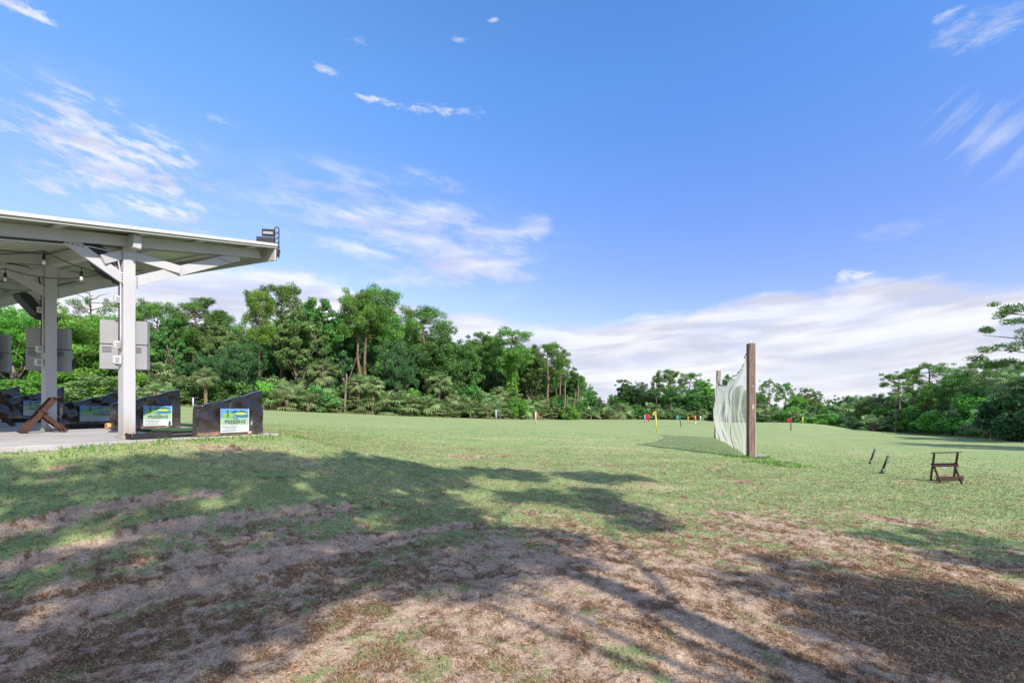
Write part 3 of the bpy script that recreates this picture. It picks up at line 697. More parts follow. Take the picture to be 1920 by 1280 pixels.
def fan(V, rn, o, dirv, L, pr, n=15, spread=1.9, droop=.5, r=.0, wid=.05):
    """fan frond: radial leaflets bending over at their tips"""
    dirv = dirv.normalized(); side = dirv.cross(Vector((0, 0, 1)))
    if side.length < .1: side = Vector((1, 0, 0))
    side.normalize(); up = side.cross(dirv).normalized()
    tilt = pr.uniform(-.5, .5); side = (side * math.cos(tilt) + up * math.sin(tilt)).normalized()
    for i in range(n):
        a = (i / (n - 1) - .5) * 2 * spread; d = dirv * math.cos(a) + side * math.sin(a)
        ll = L * (1 - .35 * abs(a) / spread) * pr.uniform(.85, 1.1)
        p0 = o; p1 = o + d * ll * .6 + Vector((0, 0, -.04 * ll)); p2 = o + d * ll * .92 + Vector((0, 0, -droop * ll * pr.uniform(.6, 1.3)))
        w = side.cross(d); w = (dirv * -math.sin(a) + side * math.cos(a)) * wid * L
        rr = min(1, max(0, r + pr.uniform(-.15, .15)))
        V += [p0 - w * .3, p0 + w * .3, p1 + w, p1 - w, p1 - w, p1 + w, p2 + w * .15, p2 - w * .15]; rn += [rr] * 8
def make_palm(seed, trunk=4.0, nf=42, L=.78, pet=.85, dead=12, skirt=True, tr=.17):
    pr = random.Random(seed); V = []; rn = []; mb = MB(); top = Vector((pr.uniform(-.2, .2), pr.uniform(-.2, .2), trunk)); DV = []; dr = []
    if trunk > .3:
        k = 10; pts = bent((0, 0, -.3), top, k, .008, pr); mb.tube(pts, [tr * (1.15 if i < 1 else pr.uniform(.92, 1.1)) for i in range(k + 1)], 10)
        for i in range(26):          # old leaf bases under the crown
            h = trunk - .1 - i * .055; an = i * 2.4; a = Vector((math.cos(an) * tr, math.sin(an) * tr, h)); mb.tube([a, a + Vector((math.cos(an) * .16, math.sin(an) * .16, .2))], [.035, .012], 4)
    for i in range(nf):
        an = i * 2.399; el = math.radians(80 - 125 * (i / nf) + pr.uniform(-10, 10)); d = Vector((math.cos(an) * math.cos(el), math.sin(an) * math.cos(el), math.sin(el)))
        pl = pet * pr.uniform(.8, 1.2); e = top + d * pl + Vector((0, 0, -.08 * pl)); mb.tube([top, top.lerp(e, .5) + Vector((0, 0, .05)), e], [.022, .016, .012], 4)
        fan(V, rn, e, (d + Vector((0, 0, -.25))), L * pr.uniform(.8, 1.15), pr, r=pr.random(), droop=.45)
    for i in range(dead):
        an = i * 2.399 + .5; d = Vector((math.cos(an) * .55, math.sin(an) * .55, -.85)); e = top + d * pet * .55 + Vector((0, 0, -.15))
        fan(DV, dr, e, d, L * .75, pr, n=10, r=pr.random(), droop=.3, spread=1.2)
    def fm(nm, VV, RN): return cloudmesh(nm, np.array([tuple(v) for v in VV]), np.array(RN))
    return mbmesh(mb, 'palm_trunk'), fm('palm_crown', V, rn), (fm('dead_fronds', DV, dr) if dead else None)
def make_palmetto(seed, n=6, L=.52):
    pr = random.Random(seed); V = []; rn = []; mb = MB()
    for c in range(n):
        o = Vector((pr.uniform(-1.3, 1.3), pr.uniform(-.8, .8), pr.uniform(.1, .7)))
        mb.tube([Vector((o.x, o.y, -.2)), o], [.09, .08], 6)
        for i in range(20):
            an = i * 2.399 + c; el = math.radians(pr.uniform(-5, 80)); d = Vector((math.cos(an) * math.cos(el), math.sin(an) * math.cos(el), math.sin(el)))
            e = o + d * pr.uniform(.5, .95); mb.tube([o, e], [.012, .008], 4)
            fan(V, rn, e, d + Vector((0, 0, -.1)), L * pr.uniform(.7, 1.1), pr, n=13, r=pr.random(), droop=.4)
    return mbmesh(mb, 'palmetto_stem'), cloudmesh('palmetto_fronds', np.array([tuple(v) for v in V]), np.array(rn)), None
def make_bush(seed, R=1.5, H=2.2, size=.16, nb=26, per=240):
    rg = np.random.default_rng(seed); cs = []; rs = []
    for i in range(nb):
        d = rg.normal(size=3); d /= np.linalg.norm(d); c = np.array([d[0] * R * .75, d[1] * R * .75, max(.2, H * .45 + d[2] * H * .42)]); cs.append(c); rs.append(rg.uniform(.3, .55) * R * .55)
    V, rn = leafcloud(cs, rs, per, size, rg); mb = MB(); pr = random.Random(seed)
    for c in cs[::4]: mb.tube(bent((0, 0, -.1), c, 3, .06, pr), [.04, .03, .02, .01], 5)
    return mbmesh(mb, 'bush_stem'), cloudmesh('bush_leaves', V, rn), None

PROTO = {}
PROTO['oak'] = [(make_oak(s, 12, 5, .10), 12.) for s in (1, 2, 3, 4)]
PROTO['tall_oak'] = [(make_oak(s, 14, 3.5, .16, nb=170), 14.) for s in (21, 22, 23)]
PROTO['pine'] = [(make_pine(s, 16, 3.3, .58), 16.) for s in (31, 32, 33)]
PROTO['slim_pine'] = [(make_pine(s, 16, 2.3, .62, nlimb=16), 16.) for s in (34, 35)]
PROTO['twin_pine'] = [(make_pine(36, 16, 3.4, .66, nlimb=30, two=True), 16.)]
PROTO['vine_pine'] = [(make_pine(37, 16, 2.6, .60, vines=True), 16.)]
PROTO['sparse_pine'] = [(make_pine(s, 16, 3.4, .55, nlimb=20, sparse=.45, per=110, tuftr=(.35, .7)), 16.) for s in (38, 39)]
PROTO['layer_pine'] = [(make_pine(s, 13, 3.6, .55, nlimb=20, flat=.6, per=190, tuftr=(.45, .9)), 13.) for s in (41, 42)]
PROTO['palm'] = [(make_palm(s, 3.8), 5.2) for s in (51, 52)]
PROTO['low_palm'] = [(make_palm(s, 1.5, nf=30, dead=7), 2.9) for s in (53, 54)]
PROTO['palmetto'] = [(make_palmetto(s), 1.9) for s in (61, 62, 63)]
PROTO['bush'] = [(make_bush(s), 2.2) for s in (71, 72, 73)]
def _top(p):
    me = p[0][1]; a = np.empty(len(me.vertices) * 3, dtype=np.float32); me.vertices.foreach_get('co', a); return (p[0], float(np.percentile(a[2::3], 99.7)))
for _k in PROTO: PROTO[_k] = [_top(p) for p in PROTO[_k]]
NAMES = dict(oak='oak_tree', tall_oak='oak_tree', pine='pine_tree', slim_pine='pine_tree', twin_pine='pine_tree', vine_pine='pine_tree', sparse_pine='pine_tree', layer_pine='pine_tree', palm='palm_tree', low_palm='palm_tree', palmetto='palmetto', bush='bush')
CATS = dict(oak_tree='tree', pine_tree='pine tree', palm_tree='palm tree', palmetto='palmetto shrub', bush='bush')
TRM = dict(oak='bark_grey', tall_oak='bark_grey', palm='bark_palm', low_palm='bark_palm', palmetto='bark_palm', bush='bark_grey')
CRM = dict(oak='leaf_oak', tall_oak='leaf_oak', palm='frond', low_palm='frond', palmetto='frond', bush='leaf_oak')
_mc = {}
def meshwith(me, mt):
    k = (me.name, mt)
    if k not in _mc:
        c = me.copy() if me.users or any(kk[0] == me.name for kk in _mc) else me
        c.materials.clear(); c.materials.append(M[mt]); _mc[k] = c
    return _mc[k]
vcount = {}
def plant(kind, px, ytop, D, w=1.0, label=None, group=None, leaf=None, var=None, tilt=0, x=None, sink=0.0):
    X = (px - 960) / F * D if x is None else x; z0 = gz(X, D) - sink
    (tr, cr, ex), H0 = PROTO[kind][(var if var is not None else vcount.get(kind, 0)) % len(PROTO[kind])]
    vcount[kind] = vcount.get(kind, 0) + 1
    H = EYE + (HZ - ytop) / F * D - z0 if ytop is not None else H0
    s = H / H0; rz = PR.uniform(0, 6.28)
    nm = NAMES[kind]; o = empty(nm, (X, D, z0), rz, label, CATS[nm], group); o.scale = (s * w, s * w, s)
    if tilt: o.rotation_euler = (0, tilt, rz)
    pn = {'palm_tree': ('trunk', 'fronds', 'dead_fronds'), 'palmetto': ('stems', 'fronds', 'x'), 'bush': ('stems', 'leaves', 'x')}.get(nm, ('trunk', 'crown', 'vines'))
    link(pn[0], meshwith(tr, TRM.get(kind, 'bark_pine')), None, o)
    link(pn[1], meshwith(cr, leaf or CRM.get(kind, 'needle')), None, o)
    if ex is not None: link(pn[2], meshwith(ex, 'frond_dead' if 'palm' in nm else 'leaf_bright'), None, o)
    return o
# ---- left wood, front rank (photo column, top row, distance)
T = [
 ('oak', 20, 578, 40, 1.15, 'bright green spreading tree at the far left behind the second shelter post', 'leaf_bright'),
 ('oak', 125, 575, 44, 1.15, 'bright green rounded tree between the two shelter posts', 'leaf_bright'),
 ('oak', 190, 590, 50, .9, 'green tree just left of the near white shelter post', 'leaf_bright'),
 ('sparse_pine', 168, 535, 62, 1.0, 'thin half bare pine with reaching twigs seen under the shelter roof', None),
 ('pine', 285, 565, 60, 1.05, 'pine with pale top just right of the near white shelter post', None),
 ('pine', 362, 556, 58, 1.35, 'broad topped pine with bare trunk behind the second divider', None),
 ('tall_oak', 318, 600, 56, 1.0, 'leafy tree between two pines right of the near shelter post', None),
 ('tall_oak', 412, 603, 57, .9, 'leafy tree above the nearest divider', 'leaf_olive'),
 ('oak', 452, 640, 51, 1.0, 'dark spreading oak with low limbs behind the nearest divider', 'leaf_dark'),
 ('slim_pine', 486, 546, 53, .95, 'tall narrow pine with a broken tip and lime green tufts', 'needle_lime'),
 ('pine', 527, 531, 60, 1.0, 'tallest dark topped pine just right of the lime tufted one', None),
 ('tall_oak', 560, 572, 58, 1.15, 'tall grey green leafy tree right of the tallest pine', 'leaf_olive'),
 ('tall_oak', 602, 568, 60, 1.1, 'tall leafy tree in the middle of the left wood with a leaning limb', None),
 ('tall_oak', 640, 588, 62, .95, 'slender dark leafy tree left of the twin trunked pine', 'leaf_dark'),
 ('twin_pine', 680, 548, 62, 1.05, 'round topped pine on two bare trunks standing clear of the wood', 'needle'),
 ('vine_pine', 714, 538, 66, 1.1, 'tall pine with its trunk wrapped in green vines', None),
 ('oak', 752, 640, 62, .8, 'dark oak right of the vine wrapped pine', 'leaf_dark'),
 ('pine', 803, 577, 72, 1.25, 'open crowned pine rising over the oaks in the middle', None),
 ('oak', 835, 618, 70, 1.0, 'big dense oak below the open crowned pine', None),
 ('tall_oak', 872, 634, 74, 1.1, 'leafy tree with forked pale limbs right of the dense oak', 'leaf_oak'),
 ('pine', 905, 624, 80, 1.0, 'pine with a low flat top in the middle right of the left wood', None),
 ('vine_pine', 958, 616, 76, 1.5, 'wide round headed pine with a vine covered trunk', None),
 ('tall_oak', 992, 652, 82, 1.0, 'leafy tree right of the wide round headed pine', 'leaf_olive'),
 ('pine', 1026, 642, 80, 1.25, 'pine with a long bare trunk near the right end of the left wood', None),
 ('slim_pine', 1052, 655, 84, 1.1, 'pine leaning over the pale trunks at the right end of the left wood', None),
 ('tall_oak', 1072, 690, 88, .9, 'leafy tree stepping down at the right end of the left wood', None),
 ('pine', 1090, 705, 92, .85, 'small pine among palms at the right end of the left wood', None),
 ('tall_oak', 1108, 722, 98, .8, 'low tree at the very tip of the left wood', None),
 ('slim_pine', 262, 572, 62, .8, 'thin pine close right of the near shelter post', None),
 ('slim_pine', 392, 585, 60, .8, 'thin pine right of the broad topped one', None),
 ('sparse_pine', 470, 590, 62, .7, 'ragged thin pine left of the lime tufted one', None),
 ('slim_pine', 583, 566, 64, .8, 'thin pine in the middle of the leafy trees', None),
 ('sparse_pine', 738, 574, 72, .8, 'ragged pine right of the vine wrapped pine', None),
 ('slim_pine', 775, 590, 74, .8, 'thin pine left of the open crowned pine', None),
 ('slim_pine', 930, 628, 84, .8, 'thin pine left of the wide round headed pine', None),
 ('sparse_pine', 1004, 650, 86, .9, 'ragged pine left of the long bare trunk', None),
 ('slim_pine', 1043, 668, 88, .9, 'thin pine right of the long bare trunk', None),
 # far middle group
 ('oak', 1150, 740, 112, .8, 'first low green tree of the far middle clump', None),
 ('tall_oak', 1176, 712, 112, 1.3, 'rounded tree standing up at the left of the far middle clump', None),
 ('oak', 1205, 716, 110, 1.0, 'dark full tree left of the pines in the far middle clump', 'leaf_dark'),
 ('pine', 1230, 698, 114, .8, 'left pine of the far middle clump', None),
 ('pine', 1255, 692, 114, 1.2, 'tallest pine of the far middle clump', None),
 ('pine', 1290, 699, 112, 1.25, 'wide flat topped pine of the far middle clump', None),
 ('oak', 1262, 722, 106, 1.0, 'broad oak under the tallest pine of the far middle clump', None),
 ('oak', 1298, 726, 104, .9, 'leafy tree left of the far net post', 'leaf_oak'),
 ('tall_oak', 1322, 712, 106, 1.3, 'green tree directly behind the far net post', 'leaf_bright'),
 ('pine', 1368, 702, 110, .8, 'small umbrella topped pine seen above the sagging net', None),
 # right wood
 ('oak', 1385, 735, 100, .9, 'tree hidden behind the net', None),
 ('oak', 1422, 735, 92, .9, 'dark tree just right of the near net post', 'leaf_oak'),
 ('layer_pine', 1444, 711, 92, .9, 'open pine with scattered tufts right of the near net post', None),
 ('pine', 1472, 717, 92, .95, 'round crowned pine above the red flag', None),
 ('oak', 1492, 742, 86, .9, 'leafy tree behind the red flag', 'leaf_bright'),
 ('layer_pine', 1507, 727, 92, .8, 'flat topped pine right of the red flag', None),
 ('layer_pine', 1530, 731, 92, .8, 'smaller flat topped pine left of the gap in the right wood', None),
 ('oak', 1540, 752, 84, .7, 'bright tree below the gap in the right wood', 'leaf_bright'),
 ('tall_oak', 1568, 742, 84, 1.2, 'broad tree at the low gap of the right wood', 'leaf_oak'),
 ('oak', 1592, 742, 80, .8, 'tree right of the low gap in the right wood', 'leaf_oak'),
 ('oak', 1628, 742, 66, .9, 'dark brown green oak left of the layered pines', 'leaf_olive'),
 ('oak', 1655, 738, 68, .8, 'dark oak touching the layered pine', 'leaf_dark'),
 ('layer_pine', 1684, 697, 60, 1.1, 'layered pine with drooping shelves on the right', None),
 ('slim_pine', 1712, 690, 64, .8, 'thin straight pine between the two big layered ones', None),
 ('layer_pine', 1738, 678, 60, 1.35, 'tall umbrella topped pine with bare stems on the right', None),
 ('tall_oak', 1738, 722, 54, .8, 'vine covered snag with bright leaves under the umbrella pine', 'leaf_bright'),
 ('oak', 1700, 760, 56, .7, 'low bright green tree under the layered pine', 'leaf_bright'),
 ('slim_pine', 1772, 706, 58, .7, 'short pine right of the umbrella pine', None),
 ('oak', 1800, 694, 50, .95, 'green oak with pale trunks below it on the right', 'leaf_oak'),
 ('layer_pine', 1841, 674, 58, 1.2, 'flat dark pine top above the olive tree', None),
 ('tall_oak', 1835, 712, 45, 1.1, 'olive green tree with grey bare twigs on the right', 'leaf_olive'),
 ('oak', 1880, 690, 44, 1.0, 'olive tree behind the large palm at the right edge', 'leaf_olive'),
 ('pine', 1900, 682, 56, 1.0, 'distant pine top left of the right edge', None),
 ('layer_pine', 1952, 560, 38, 1.3, 'large near pine reaching in from the right edge', None),
]
for k, px, yt, D, w, lab, leaf in T: plant(k, px, yt, D, w, lab, leaf=leaf)
# ---- second rank filling the wood
prb = random.Random(4)
ZONES = [(-9999, 'beyond the left edge'), (0, 'left of the second shelter post'), (95, 'between the two shelter posts'), (228, 'right of the near shelter post'), (300, 'above the second divider'), (362, 'above the nearest divider'), (490, 'just right of the nearest divider'),
         (545, 'under the leaning limbed tree'), (620, 'left of the twin trunked pine'), (668, 'below the twin trunked pine'), (705, 'below the vine wrapped pine'), (750, 'below the open crowned pine'), (815, 'below the big dense oak'), (860, 'left of the lavender stake'),
         (932, 'right of the lavender stake'), (975, 'behind the white and red stake'), (1030, 'by the pale leaning trunks'), (1085, 'at the tip of the left wood'), (1130, 'left of the far red flag'), (1225, 'behind the yellow range pole'), (1270, 'behind the orange range pole'),
         (1335, 'behind the net'), (1415, 'right of the near net post'), (1470, 'behind the red flag on the right'), (1520, 'above the grassy mound'), (1600, 'where the mound runs out'), (1660, 'below the layered pine'), (1720, 'below the umbrella topped pine'), (1775, 'below the green oak with pale trunks'), (1830, 'below the olive tree'), (1880, 'beside the large right palm'), (1925, 'beyond the right edge')]
def zone(p):
    z = ZONES[0][1]
    for a, t in ZONES:
        if p >= a: z = t
    return z
ORD = ['', 'second ', 'third ', 'fourth ', 'fifth ', 'sixth ', 'seventh ', 'eighth ', 'ninth ', 'tenth ']
_seen = {}
def uniq(what, p):
    k = what + ' ' + zone(p); n = _seen.get(k, 0); _seen[k] = n + 1
    return (ORD[min(n, 9)] + 'from left: ' if n else '') + k
def silh(px, tab):
    return float(np.interp(px, [a for a, b, c in tab], [b for a, b, c in tab])), float(np.interp(px, [a for a, b, c in tab], [c for a, b, c in tab]))
tabL = [(-350, 560, 52), (0, 590, 54), (200, 600, 60), (420, 625, 66), (560, 600, 72), (650, 605, 74), (740, 632, 78), (850, 642, 86), (980, 662, 94), (1060, 692, 100), (1125, 745, 112), (1160, 730, 118), (1230, 722, 124), (1330, 726, 118), (1420, 738, 104), (1540, 754, 98), (1620, 752, 84), (1700, 742, 74), (1800, 730, 64), (1900, 715, 56), (2150, 700, 50)]
fills = [('tall broadleaf tree filling the left wood behind its front trees', 'trees deep in the left wood'), ('far tree filling the middle clump behind its front trees', 'trees deep in the middle clump'), ('shaded tree filling the right wood behind its front trees', 'trees deep in the right wood')]
px = -380
while px < 2150:
    yt, D = silh(px, tabL); fi = 0 if px < 1120 else (1 if px < 1400 else 2)
    for row in range(2):
        plant('oak', px + prb.uniform(-14, 14), yt + prb.uniform(-12, 18) + row * 25, D + (4 if row == 0 else -6) + prb.uniform(-3, 3), prb.uniform(.8, 1.1), uniq(('taller' if row == 0 else 'lower') + ' deep wood tree', px), fills[fi][1], prb.choice(['leaf_oak', 'leaf_bright', 'leaf_oak', 'leaf_olive', 'leaf_dark']))
    px += 2.6 * F / D * prb.uniform(.9, 1.15)
# ---- sabal palms
PL = [(386, 688, 47, 'palm', 'palm with a skirt of orange dead fronds above the second divider'), (292, 718, 45, 'low_palm', 'low palm with yellowed fronds right of the near shelter post'),
      (600, 672, 56, 'palm', 'palm with raised fronds deep in the middle of the left wood'), (672, 700, 56, 'palm', 'left palm of the pair under the twin trunked pine'), (699, 704, 57, 'palm', 'right palm of the pair under the twin trunked pine'),
      (822, 696, 64, 'palm', 'palm with a brown skirt below the dense oak'), (840, 715, 66, 'palm', 'palm crowded behind the brown skirted one'), (905, 732, 70, 'palm', 'short palm with tan dead fronds left of the lavender stake'),
      (936, 724, 74, 'palm', 'dark palm behind the lavender stake'), (1080, 735, 88, 'palm', 'palm on a leaning trunk at the right end of the left wood'), (1108, 742, 95, 'palm', 'yellowish palm at the tip of the left wood'),
      (1012, 738, 82, 'palm', 'palm behind the white striped stake'), (1487, 768, 80, 'palm', 'palm right behind the red flag'), (1512, 772, 78, 'low_palm', 'low palm behind the short yellow stake'),
      (1898, 694, 31, 'palm', 'large dark palm at the right edge of the photo'), (1935, 700, 30, 'palm', 'palm half cut off by the right edge')]
for px, yt, D, k, lab in PL:
    o = plant(k, px, yt, D, 1.15 if D > 32 else 1.0, lab)
# ---- understory of palmettos and bushes along the foot of the wood
tabE = [(-300, 38), (0, 40), (250, 46), (330, 48), (500, 51), (700, 58), (900, 68), (1060, 82), (1120, 92), (1200, 106), (1330, 100), (1430, 86), (1560, 80), (1640, 62), (1720, 52), (1800, 44), (1860, 36), (1960, 29), (2100, 27)]
def edgeD(px): return float(np.interp(px, [a for a, b in tabE], [b for a, b in tabE]))
und = {'palmetto': 0, 'bush': 0, 'low_palm': 0}
px = -250
side_words = lambda p: 'left wood' if p < 1125 else ('far middle clump' if p < 1400 else 'right wood')
while px < 2050:
    D = edgeD(px)
    for row in range(3):
        k = prb.choice(['palmetto', 'palmetto', 'bush', 'palmetto', 'low_palm', 'bush']) if px > 240 else prb.choice(['bush', 'bush', 'palmetto'])
        if px > 1600: k = prb.choice(['bush', 'palmetto', 'bush'])
        hh = {'palmetto': prb.uniform(1.5, 2.7), 'bush': prb.uniform(1.5, 3.6), 'low_palm': prb.uniform(2.4, 3.8)}[k] * (1 + .25 * row)
        if px > 1600 and row > 0: hh *= .8
        DD = D + row * 2.2 + prb.uniform(-.8, .8); X = (px - 960) / F * DD; z = gz(X, DD); yt = HZ - (z + hh - EYE) / DD * F
        rw = ['front rank', 'second rank', 'back rank'][row]
        lab = uniq({'palmetto': 'palmetto clump in the %s', 'bush': 'green shrub in the %s', 'low_palm': 'stemless palm in the %s'}[k] % rw, px)
        grp = {'palmetto': 'palmettos along the foot of the ', 'bush': 'shrubs along the foot of the ', 'low_palm': 'young palms along the foot of the '}[k] + side_words(px)
        plant(k, px + prb.uniform(-8, 8) * 60 / D, yt, DD, prb.uniform(1.0, 1.4), lab, grp, leaf=(prb.choice(['leaf_oak', 'leaf_bright', 'leaf_oak', 'leaf_dark']) if k == 'bush' else None))
    px += 1.9 * F / D * prb.uniform(.85, 1.2)
plant('bush', 40, 712, 33, 1.9, 'bright lime green hedge like shrub behind the far left dividers', leaf='leaf_bright')
plant('bush', 190, 706, 36, 1.9, 'pale grey green shrub behind the third divider', leaf='leaf_olive')
plant('bush', 1555, 776, 74, 2.2, 'bright sunlit shrub left of the flowering one on the right', leaf='leaf_bright')
plant('bush', 1640, 786, 62, 1.1, 'shrub with orange tipped leaves at the foot of the dark oak', leaf='leaf_bright')
plant('bush', 1068, 760, 78, 1.0, 'small round bright bush by the pale trunks', leaf='leaf_bright')
# ---- bare pale trunks at wood edges
for i, (px, yt, D, ln) in enumerate([(1057, 716, 80, .05), (1064, 740, 79, .0), (1069, 735, 79.5, .22), (1085, 720, 83, -.02), (1782, 762, 44, .05), (1795, 765, 43, -.12), (1802, 768, 44, .15), (1815, 760, 45, 0), (1680, 764, 54, 0), (1258, 755, 104, 0), (646, 700, 55, .05)]):
    X = (px - 960) / F * D; z = gz(X, D); h = EYE + (HZ - yt) / F * D - z
    names = ['slim pale trunk left of the leaning ones at the end of the left wood', 'thin straight reddish trunk at the end of the left wood', 'leaning reddish trunk at the end of the left wood', 'pale trunk right of the leaning one', 'left pale trunk below the green oak on the right', 'bent pale trunk below the green oak on the right', 'leaning pale trunk below the green oak on the right', 'right pale trunk below the green oak on the right', 'pale straight trunk beneath the layered pine', 'white bare trunk in the far middle clump', 'pale leaning trunk near the middle palm']
    e = empty('bare_trunk', (X, D, z), 0, names[i], 'tree trunk'); mb = MB(); pr = random.Random(i)
    top = Vector((ln * h, 0, h)); pts = bent((0, 0, -.2), top, 6, .02, pr); mb.tube(pts, [.17, .15, .14, .12, .11, .09, .06], 8); mb.build('trunk', M['bark_pine' if i in (1, 2) else 'bark_grey'], e, smooth=True)
    mb = MB()
    for k in range(4): a = pts[3 + k % 3]; mb.tube(bent(a, a + Vector((pr.uniform(-.8, .8), pr.uniform(-.4, .4), pr.uniform(.4, 1))), 3, .1, pr), [.04, .03, .02, .01], 5)
    mb.build('limbs', M['bark_grey'], e, smooth=True)
# ---- trees standing behind and beside the photographer (unseen; near crowns shaped to cast the outlined shade)
POLY = [[(-900, 868), (0, 872), (250, 866), (420, 852), (640, 849), (760, 864), (840, 884), (880, 905), (830, 930), (860, 955), (900, 975), (985, 1020), (965, 1075), (905, 1120), (720, 1125), (560, 1150), (470, 1215), (330, 1290), (300, 1500), (-900, 1500)],
        [(840, 876), (1010, 884), (1000, 900), (850, 896)], [(1040, 884), (1200, 892), (1215, 908), (1060, 904)], [(940, 912), (1150, 918), (1140, 942), (960, 940)], [(1105, 945), (1235, 955), (1240, 990), (1150, 985)],
        [(960, 996), (1075, 1002), (1070, 1016), (970, 1012)], [(1000, 1035), (1095, 1045), (1100, 1072), (1010, 1065)],
        [(1600, 994), (1800, 1002), (1810, 1018), (1640, 1010)], [(1690, 1030), (1990, 1040), (1990, 1075), (1760, 1064)], [(1330, 1082), (1440, 1100), (1560, 1150), (1480, 1160), (1360, 1115)], [(1440, 1050), (1580, 1070), (1620, 1095), (1500, 1085)],
        [(1480, 1100), (1720, 1095), (1990, 1120), (2100, 1500), (1500, 1500), (1440, 1260), (1560, 1225), (1600, 1190), (1520, 1150)]]
def inpoly(px, py, poly):
    c = False; j = len(poly) - 1
    for i in range(len(poly)):
        (xi, yi), (xj, yj) = poly[i], poly[j]
        if (yi > py) != (yj > py) and px < (xj - xi) * (py - yi) / (yj - yi) + xi: c = not c
        j = i
    return c
prs = random.Random(77); KS = 1 / math.tan(SUN_EL); CL = {0: [], 1: [], 2: [], 3: []}
gxs = np.arange(-9.5, 8.0, .40)
for gx_ in gxs:
    for gy_ in np.arange(1.6, 12.5, .44):
        x = gx_ + prs.uniform(-.16, .16); y = gy_ + prs.uniform(-.16, .16); z = gz(x, y); px = 960 + F * x / y; py = HZ + F * (EYE - z) / y
        hit = next((i for i, p in enumerate(POLY) if inpoly(px, py, p)), None)
        if hit is None: continue
        if prs.random() < (.04 if hit == 0 else .22): continue
        h = prs.uniform(9.4, 12.2) if hit < 7 else prs.uniform(8.0, 10.2)
        p = (x + SUN_H.x * KS * h, y + SUN_H.y * KS * h, z + h)
        c_ = .8 * x + .6 * y
        CL[(0 if c_ > .4 else 1) if hit == 0 else (0 if hit < 7 else 3)].append((p, prs.uniform(.28, .46)))
TB = [(6.1, -4.2), (3.1, -7.0), (10.3, -1.6), (11.0, -6.6)]
for i in (0, 1, 3):
    bx, by = TB[i]; z0 = gz(bx, by); cs = [(p[0] - bx, p[1] - by, p[2] - z0) for p, r in CL[i]]; rs = [r for p, r in CL[i]]
    V, rn = leafcloud(cs, rs, 120, .17, np.random.default_rng(300 + i), flat=.75, shell=.3)
    o = empty('oak_tree', (bx, by, z0), 0, ['tall broad tree behind the photographer nearest the middle', 'tall broad tree behind the photographer on the left', 'slim tree behind the photographer furthest forward', 'slim tree behind the photographer furthest right'][i], 'tree', 'shade trees outside the picture')
    mb = MB(); pr = random.Random(i); mc = np.mean(np.array(cs), 0); top = Vector((mc[0], mc[1], mc[2] - .6)); main = bent((0, 0, -.3), top, 6, .015, pr); rt = [.22, .2, .13, .13][i]
    mb.tube(main, [rt * (1.2 - .75 * k / 6) for k in range(7)], 9)
    for c in [c for c in cs[::11] if math.hypot(c[0] - mc[0], c[1] - mc[1]) < 3.2]:
        a_ = main[pr.choice([3, 4, 5, 6])]; mb.tube(bent(a_, c, 4, .07, pr), [rt * .22, rt * .17, rt * .12, rt * .08, rt * .04], 5)
    link('trunk', mbmesh(mb, 'trunk'), M['bark_grey'], o); link('crown', cloudmesh('crown', V, rn), M['leaf_oak'], o)
for i, (k, x, y, H) in enumerate([('pine', 33, 13, 13), ('pine', 39, 20, 14), ('pine', 30, 17, 9)]):
    z0 = gz(x, y); (trm, crm, ex), H0 = PROTO[k][i % 3]; sc_ = H / H0
    o = empty(NAMES[k], (x, y, z0), i * 1.3, ['pine outside the right edge beside the lawn', 'furthest pine outside the right edge', 'smallest pine outside the right edge'][i], 'pine tree', 'shade trees outside the picture'); o.scale = (sc_, sc_, sc_)
    link('trunk', meshwith(trm, 'bark_pine'), None, o); link('crown', meshwith(crm, 'needle'), None, o)

# rough grass where the lawn meets the wood
def roughgrass():
    n = 70000; px = rng.uniform(-150, 1990, n); D = np.interp(px, [a for a, b in tabE], [b for a, b in tabE]) + rng.normal(-.9, .55, n); x = (px - 960) / F * D
    dens = fbm(x, D, .35, 3, 61); keep = rng.random(n) < sst(dens, .35, .6); x, D = x[keep], D[keep]; n = len(x); z = HT(x, D)
    h = (.12 + .42 * rng.random(n) ** 2) * (.5 + fbm(x, D, .5, 2, 63)); th = rng.uniform(0, 6.28, n); ln = np.abs(rng.normal(.35, .25, n)); w = .016 + .0 * h; t2 = rng.uniform(0, 6.28, n)
    wx, wy = np.cos(t2) * w, np.sin(t2) * w
    V = np.stack([np.stack([x - wx, D - wy, z - .01], 1), np.stack([x + wx, D + wy, z - .01], 1), np.stack([x + np.cos(th) * np.sin(ln) * h, D + np.sin(th) * np.sin(ln) * h, z + np.cos(ln) * h], 1)], 1).reshape(-1, 3)
    o = link('rough_grass', npmesh('rough_grass', V, np.arange(len(V)).reshape(-1, 3), False, {'rnd': np.repeat(rng.random(n), 3)}), M['blade_rough']); tag(o, 'ragged taller grass where the lawn meets the woods', 'grass', kind='stuff')
M['blade_rough'] = blademat('rough_grass_blades', [(0, (.08, .15, .04)), (.5, (.20, .28, .09)), (.8, (.38, .36, .17)), (1, (.50, .40, .24))])
roughgrass()

# ------------------------------------------------------------------ shelter
slab = MB()
c4 = [S(-.5, -4.0), S(15.5, -4.0), S(15.5, 2.62), S(-.5, 2.62)]
slab.add([*c4, *[v - Vector((0, 0, .35)) for v in c4]], [(0, 3, 2, 1), (4, 5, 6, 7), (0, 1, 5, 4), (1, 2, 6, 5), (2, 3, 7, 6), (3, 0, 4, 7)])
so = slab.build('pavement', M['concrete'], bevel=.012); tag(so, 'pale concrete slab under the shelter', 'pavement', kind='structure')

